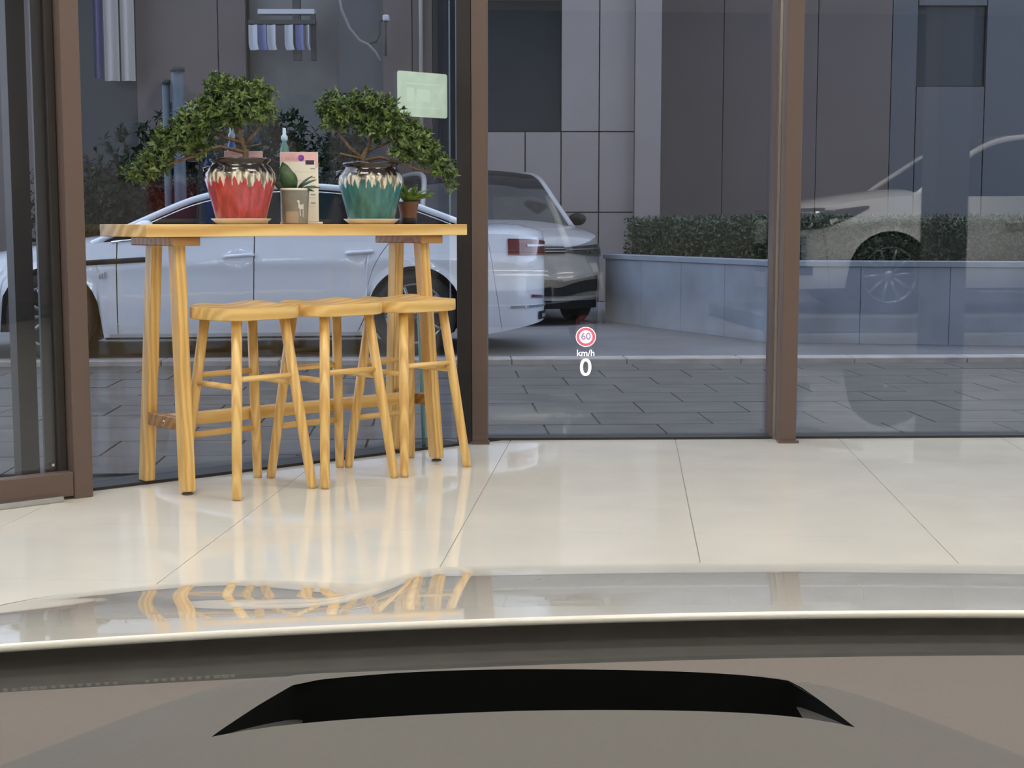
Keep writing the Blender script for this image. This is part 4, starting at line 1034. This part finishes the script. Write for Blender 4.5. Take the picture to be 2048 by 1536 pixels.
# raised planter with hedge
pl = empty('planter_wall'); tag(pl, 'low blue grey concrete planter wall right of the parked cars', 'wall')
pts = [(1.00, 15.9), (2.30, 13.05), (7.5, 12.15)]
PH = 0.725
for (a, b) in zip(pts, pts[1:]):
    A, B = Vector((*a, 0)), Vector((*b, 0)); L_ = (B - A).length; d = (B - A) / L_; n = Vector((-d.y, d.x, 0)); n_s = max(1, round(L_ / 0.78))
    for k in range(n_s):
        p0, p1 = A + d * (L_ * k / n_s + 0.002), A + d * (L_ * (k + 1) / n_s - 0.002)
        prism('slab', [tuple(p0[:2]), tuple(p1[:2]), tuple((p1 + n * 0.15)[:2]), tuple((p0 + n * 0.15)[:2])], 0, PH - 0.05, 'planter', pl, 0.003)
    p0, p1 = A - d * 0.02, B + d * 0.02
    prism('coping', [tuple((p0 - n * 0.02)[:2]), tuple((p1 - n * 0.02)[:2]), tuple((p1 + n * 0.2)[:2]), tuple((p0 + n * 0.2)[:2])], PH - 0.05, PH, 'planter', pl, 0.004)
prism('planting_soil', [(1.15, 16.0), (2.42, 13.25), (7.6, 12.40), (8.4, 18), (1.3, 18)], 0.2, 0.62, 'soil', pl)
hg = empty('hedge', (0, 0, 0)); tag(hg, 'clipped dark green hedge growing in the planter', 'hedge')
vs, fs = [], []
for (a, b) in zip([(1.25, 16.1), (2.55, 13.55)], [(2.55, 13.55), (7.6, 12.70)]):
    A, B = Vector((*a, 0)), Vector((*b, 0)); d = (B - A); L_ = d.length; d = d / L_; n = Vector((-d.y, d.x, 0))
    for _ in range(int(2300 * L_)):
        q = random.random(); top_ = random.random() < 0.35
        zz = 0.60 + 0.50 * random.random() if not top_ else 1.08 + random.uniform(-0.05, 0.035); ff_ = random.uniform(0, 0.7) if top_ else random.uniform(-0.04, 0.05)
        p = A + d * (q * L_) + n * ff_ + Vector((0, 0, zz)); v = rv()
        leafquad(vs, fs, p, v.normalized() + Vector((0, 0, 0.5)) - n * 0.4, rv().normalized(), 0.045, 0.024)
f = P('foliage', vs, fs, 'hedge_leaf', hg); f['kind'] = 'stuff'
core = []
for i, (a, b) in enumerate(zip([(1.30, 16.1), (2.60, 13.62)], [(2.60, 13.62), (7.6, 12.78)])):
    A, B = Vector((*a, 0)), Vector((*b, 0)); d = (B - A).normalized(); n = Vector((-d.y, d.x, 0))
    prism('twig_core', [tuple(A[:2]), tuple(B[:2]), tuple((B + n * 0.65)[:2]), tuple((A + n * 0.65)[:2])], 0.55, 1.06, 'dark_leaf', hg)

# buildings opposite, 20 m off; x,z rectangles on the facade
bl = empty('office_building', (0, 20.0, 0)); tag(bl, 'grey panelled building with a dark window opposite the showroom', 'building')
def pn(name, x0, x1, z0, z1, m, y=0.0, d=0.12, g=0.008, parent=None):
    return box(name, (x0 + g, y, z0 + g), (x1 - g, y + d, z1 - g), m, parent or bl)
def fx(px, Y=20.0): return (px - 1024) / 2958 * Y
ZJ = 2.27
box('backing', (-0.66, 0.125, 0), (1.98, 0.6, 9), 'panel_dark', bl)
for x0, x1 in ((-0.66, fx(968)), (fx(968), fx(1050)), (fx(1050), fx(1121)), (fx(1121), fx(1196)), (fx(1196), fx(1266))):
    pn('wall_panel', x0, x1, 1.2, ZJ, 'panel_light'); pn('wall_panel', x0, x1, 0.0, 1.2, 'panel_light')
for x0, x1 in ((fx(1121), fx(1196)), (fx(1196), fx(1266))):
    pn('wall_panel', x0, x1, ZJ, 4.0, 'panel_light'); pn('wall_panel', x0, x1, 4.0, 6.5, 'panel_light'); pn('wall_panel', x0, x1, 6.5, 9, 'panel_light')
for x0, x1 in ((-0.66, fx(1121)),):
    pn('wall_panel', x0, x1, 4.0, 6.5, 'panel_light'); pn('wall_panel', x0, x1, 6.5, 9, 'panel_light')
wd = pn('window', -0.64, fx(1121), ZJ, 4.0, 'window_dark', 0.10, 0.03)
box('corner_column', (fx(1266), -0.12, 0), (fx(1316), 0.5, 9), 'panel_light', bl)
# recessed brown wall to the right
br = empty('brown_building', (0, 22.0, 0)); tag(br, 'dark brown panelled building wall set back on the right', 'building')
xs2 = [fx(p, 22) for p in (1300, 1440, 1625, 1770)]
for a, b in zip(xs2, xs2[1:]):
    for z0, z1 in ((0, 5.2), (5.2, 9)): pn('wall_panel', a, b, z0, z1, 'panel_brown', parent=br, g=0.006)
box('backing', (xs2[0] - 0.1, 0.13, 0), (9.5, 0.5, 9), 'panel_dark', br)
for a, b in ((1770, 1820), (1955, 2060), (2060, 2200)):
    pn('wall_panel', fx(a, 22), fx(b, 22), 0, 9, 'panel_dark', parent=br)
pn('wall_panel', fx(1820, 22), fx(1955, 22), 0, 3.05, 'panel_dark', parent=br); pn('wall_panel', fx(1820, 22), fx(1955, 22), 4.2, 9, 'panel_dark', parent=br)
pn('window', fx(1820, 22), fx(1955, 22), 3.05, 4.2, 'window_dark', 0.08, 0.03, parent=br)
# left building
lb = empty('shop_building', (0, 20.5, 0)); tag(lb, 'dark brown panelled shop building behind the red potted bonsai', 'building')
def fl(px): return fx(px, 20.5)
for a, b in ((-260, -120), (-120, 20), (20, 160), (285, 447), (447, 502)):
    for z0, z1 in ((0, 5.5), (5.5, 9)): pn('wall_panel', fl(a), fl(b), z0, z1, 'panel_brown', parent=lb)
pn('shop_window', fl(160), fl(285), 0, 9, 'window_dark', 0.08, 0.05, parent=lb)
pn('alley_wall', fl(502), fl(770), 0, 9, 'alley', 0.25, 0.1, parent=lb)
pn('wall_panel', fl(680), fl(772), 0, 9, 'panel_dark', 0.12, 0.1, parent=lb)
for a, b in ((770, 828), (828, 868)): pn('wall_panel', fl(a), fl(b), 0, 9, 'panel_brown', parent=lb)
pn('dark_bay', fl(868), fl(925), 0, 9, 'window_dark', 0.0, 0.1, parent=lb)
box('backing', (fl(-260), 0.36, 0), (fl(925), 0.6, 9), 'panel_dark', lb)
T('drain_pipe', [(fl(846), -0.06, 0), (fl(846), -0.06, 9)], 0.03, 'banner_white', lb, 10)
# banners
def banner(x0, x1, z0, z1, m, lab):
    t = empty('banner', ((x0 + x1) / 2, 20.1, z0)); w_ = x1 - x0
    P('cloth', *grid(lambda u, v: Vector(((u - 0.5) * w_, 0.03 * sin(u * 9), v * (z1 - z0))), 16, 4), m, t, smooth=True)
    T('top_bar', [(-w_ / 2, 0, z1 - z0), (w_ / 2, 0, z1 - z0)], 0.02, 'cable', t, 8)
    T('hanging_rod', [(-w_ / 2, 0.05, z1 - z0), (-w_ / 2, 0.05, z1 - z0 + 0.4)], 0.012, 'cable', t, 6)
    tag(t, lab, 'banner')
def zq(py, Y): return 1.05 + (447 - py) / 2958 * Y
banner(fx(223, 20.1), fx(252, 20.1), zq(168, 20.1), 5.2, 'banner_white', 'pale banner hanging left of its twin beside the brown wall')
banner(fx(256, 20.1), fx(283, 20.1), zq(168, 20.1), 5.2, 'banner_white', 'pale banner nearest the brown panelled wall')
banner(fx(203, 20.1), fx(221, 20.1), zq(164, 20.1), 5.2, 'banner_blue', 'dark blue banner hanging left of the pale banners')
# rack with hanging cloths on the alley wall
rk = empty('wall_rack', (fl(578), 20.35, zq(130, 20.5))); tag(rk, 'wall rack hung with white and blue cloths, high in the alley', 'rack')
def rx(px): return fl(px) - fl(578)
def rz_(py): return (130 - py) / 2958 * 20.5
box('rack_bar', (rx(512), -0.05, rz_(62)), (rx(642), 0.1, rz_(54)), 'cable', rk)
box('rack_shelf', (rx(530), -0.02, rz_(42)), (rx(640), 0.15, rz_(33)), 'cloth_white', rk)
box('rack_post', (rx(597), 0.0, rz_(130)), (rx(612), 0.1, rz_(5)), 'cable', rk)
box('bracket', (rx(632), 0.0, rz_(130)), (rx(641), 0.1, rz_(40)), 'cable', rk)
for a, b, m in ((513, 531, 'cloth_white'), (532, 548, 'cloth_blue'), (549, 566, 'cloth_white'), (583, 600, 'cloth_white'), (604, 620, 'cloth_blue'), (625, 631, 'cloth_white')):
    w_ = rx(b) - rx(a); zt0, zb0 = rz_(64), rz_(112)
    P('hanging_cloth', *grid(lambda u, v: Vector((rx(a) + u * w_ + 0.10 * max(0, v - 0.8), -0.08 + 0.03 * sin(u * 5), lerp(zt0, zb0, v))), 6, 8), m, rk, smooth=True)
def cab(name, lab, pts_, r, m):
    T(name, [(fx(px, 20.2), 20.2, zq(py, 20.2)) for px, py in pts_], r, m, None, 6); o = [o for o in COL.objects if o.name.startswith(name)][-1]; tag(o, lab, 'cable', 'cables on the alley wall')
cab('wall_cable', 'pale cable hanging in a curve above the teal potted bonsai', [(682, -20), (690, 30), (705, 65), (725, 90), (742, 98), (756, 112), (765, 130)], 0.02, 'cable_grey')
cab('conduit_hook', 'dark hooked conduit below a white wall fitting', [(745, 95), (758, 92), (764, 80), (764, 55), (776, 46), (776, 120)], 0.018, 'cable')
ft = box('wall_fitting', (fx(770, 20.15), 20.15, zq(52, 20.15)), (fx(783, 20.15), 20.3, zq(40, 20.15)), 'cloth_white', None, 0.02); tag(ft, 'small white wall fitting above the dark conduit', 'fitting')
# posts among the shrubs
for i, (p0, p1, pt, lab) in enumerate(((335, 350, 175, 'shorter blue grey post left of the red potted bonsai'), (354, 378, 150, 'taller blue grey post behind the red potted bonsai'))):
    Y = 16.4
    t = empty('blue_post', ((fx(p0, Y) + fx(p1, Y)) / 2, Y, 0)); tag(t, lab, 'post', 'blue grey posts behind the sedan')
    r = (fx(p1, Y) - fx(p0, Y)) / 2
    T('shaft', [(0, 0, 0), (0, 0, zq(pt, Y))], r, 'pipe_blue', t, 14); T('cap', [(0, 0, zq(pt, Y)), (0, 0, zq(pt, Y) + 0.05)], r * 1.2, 'cable', t, 14)
# dark shrubs behind the sedan
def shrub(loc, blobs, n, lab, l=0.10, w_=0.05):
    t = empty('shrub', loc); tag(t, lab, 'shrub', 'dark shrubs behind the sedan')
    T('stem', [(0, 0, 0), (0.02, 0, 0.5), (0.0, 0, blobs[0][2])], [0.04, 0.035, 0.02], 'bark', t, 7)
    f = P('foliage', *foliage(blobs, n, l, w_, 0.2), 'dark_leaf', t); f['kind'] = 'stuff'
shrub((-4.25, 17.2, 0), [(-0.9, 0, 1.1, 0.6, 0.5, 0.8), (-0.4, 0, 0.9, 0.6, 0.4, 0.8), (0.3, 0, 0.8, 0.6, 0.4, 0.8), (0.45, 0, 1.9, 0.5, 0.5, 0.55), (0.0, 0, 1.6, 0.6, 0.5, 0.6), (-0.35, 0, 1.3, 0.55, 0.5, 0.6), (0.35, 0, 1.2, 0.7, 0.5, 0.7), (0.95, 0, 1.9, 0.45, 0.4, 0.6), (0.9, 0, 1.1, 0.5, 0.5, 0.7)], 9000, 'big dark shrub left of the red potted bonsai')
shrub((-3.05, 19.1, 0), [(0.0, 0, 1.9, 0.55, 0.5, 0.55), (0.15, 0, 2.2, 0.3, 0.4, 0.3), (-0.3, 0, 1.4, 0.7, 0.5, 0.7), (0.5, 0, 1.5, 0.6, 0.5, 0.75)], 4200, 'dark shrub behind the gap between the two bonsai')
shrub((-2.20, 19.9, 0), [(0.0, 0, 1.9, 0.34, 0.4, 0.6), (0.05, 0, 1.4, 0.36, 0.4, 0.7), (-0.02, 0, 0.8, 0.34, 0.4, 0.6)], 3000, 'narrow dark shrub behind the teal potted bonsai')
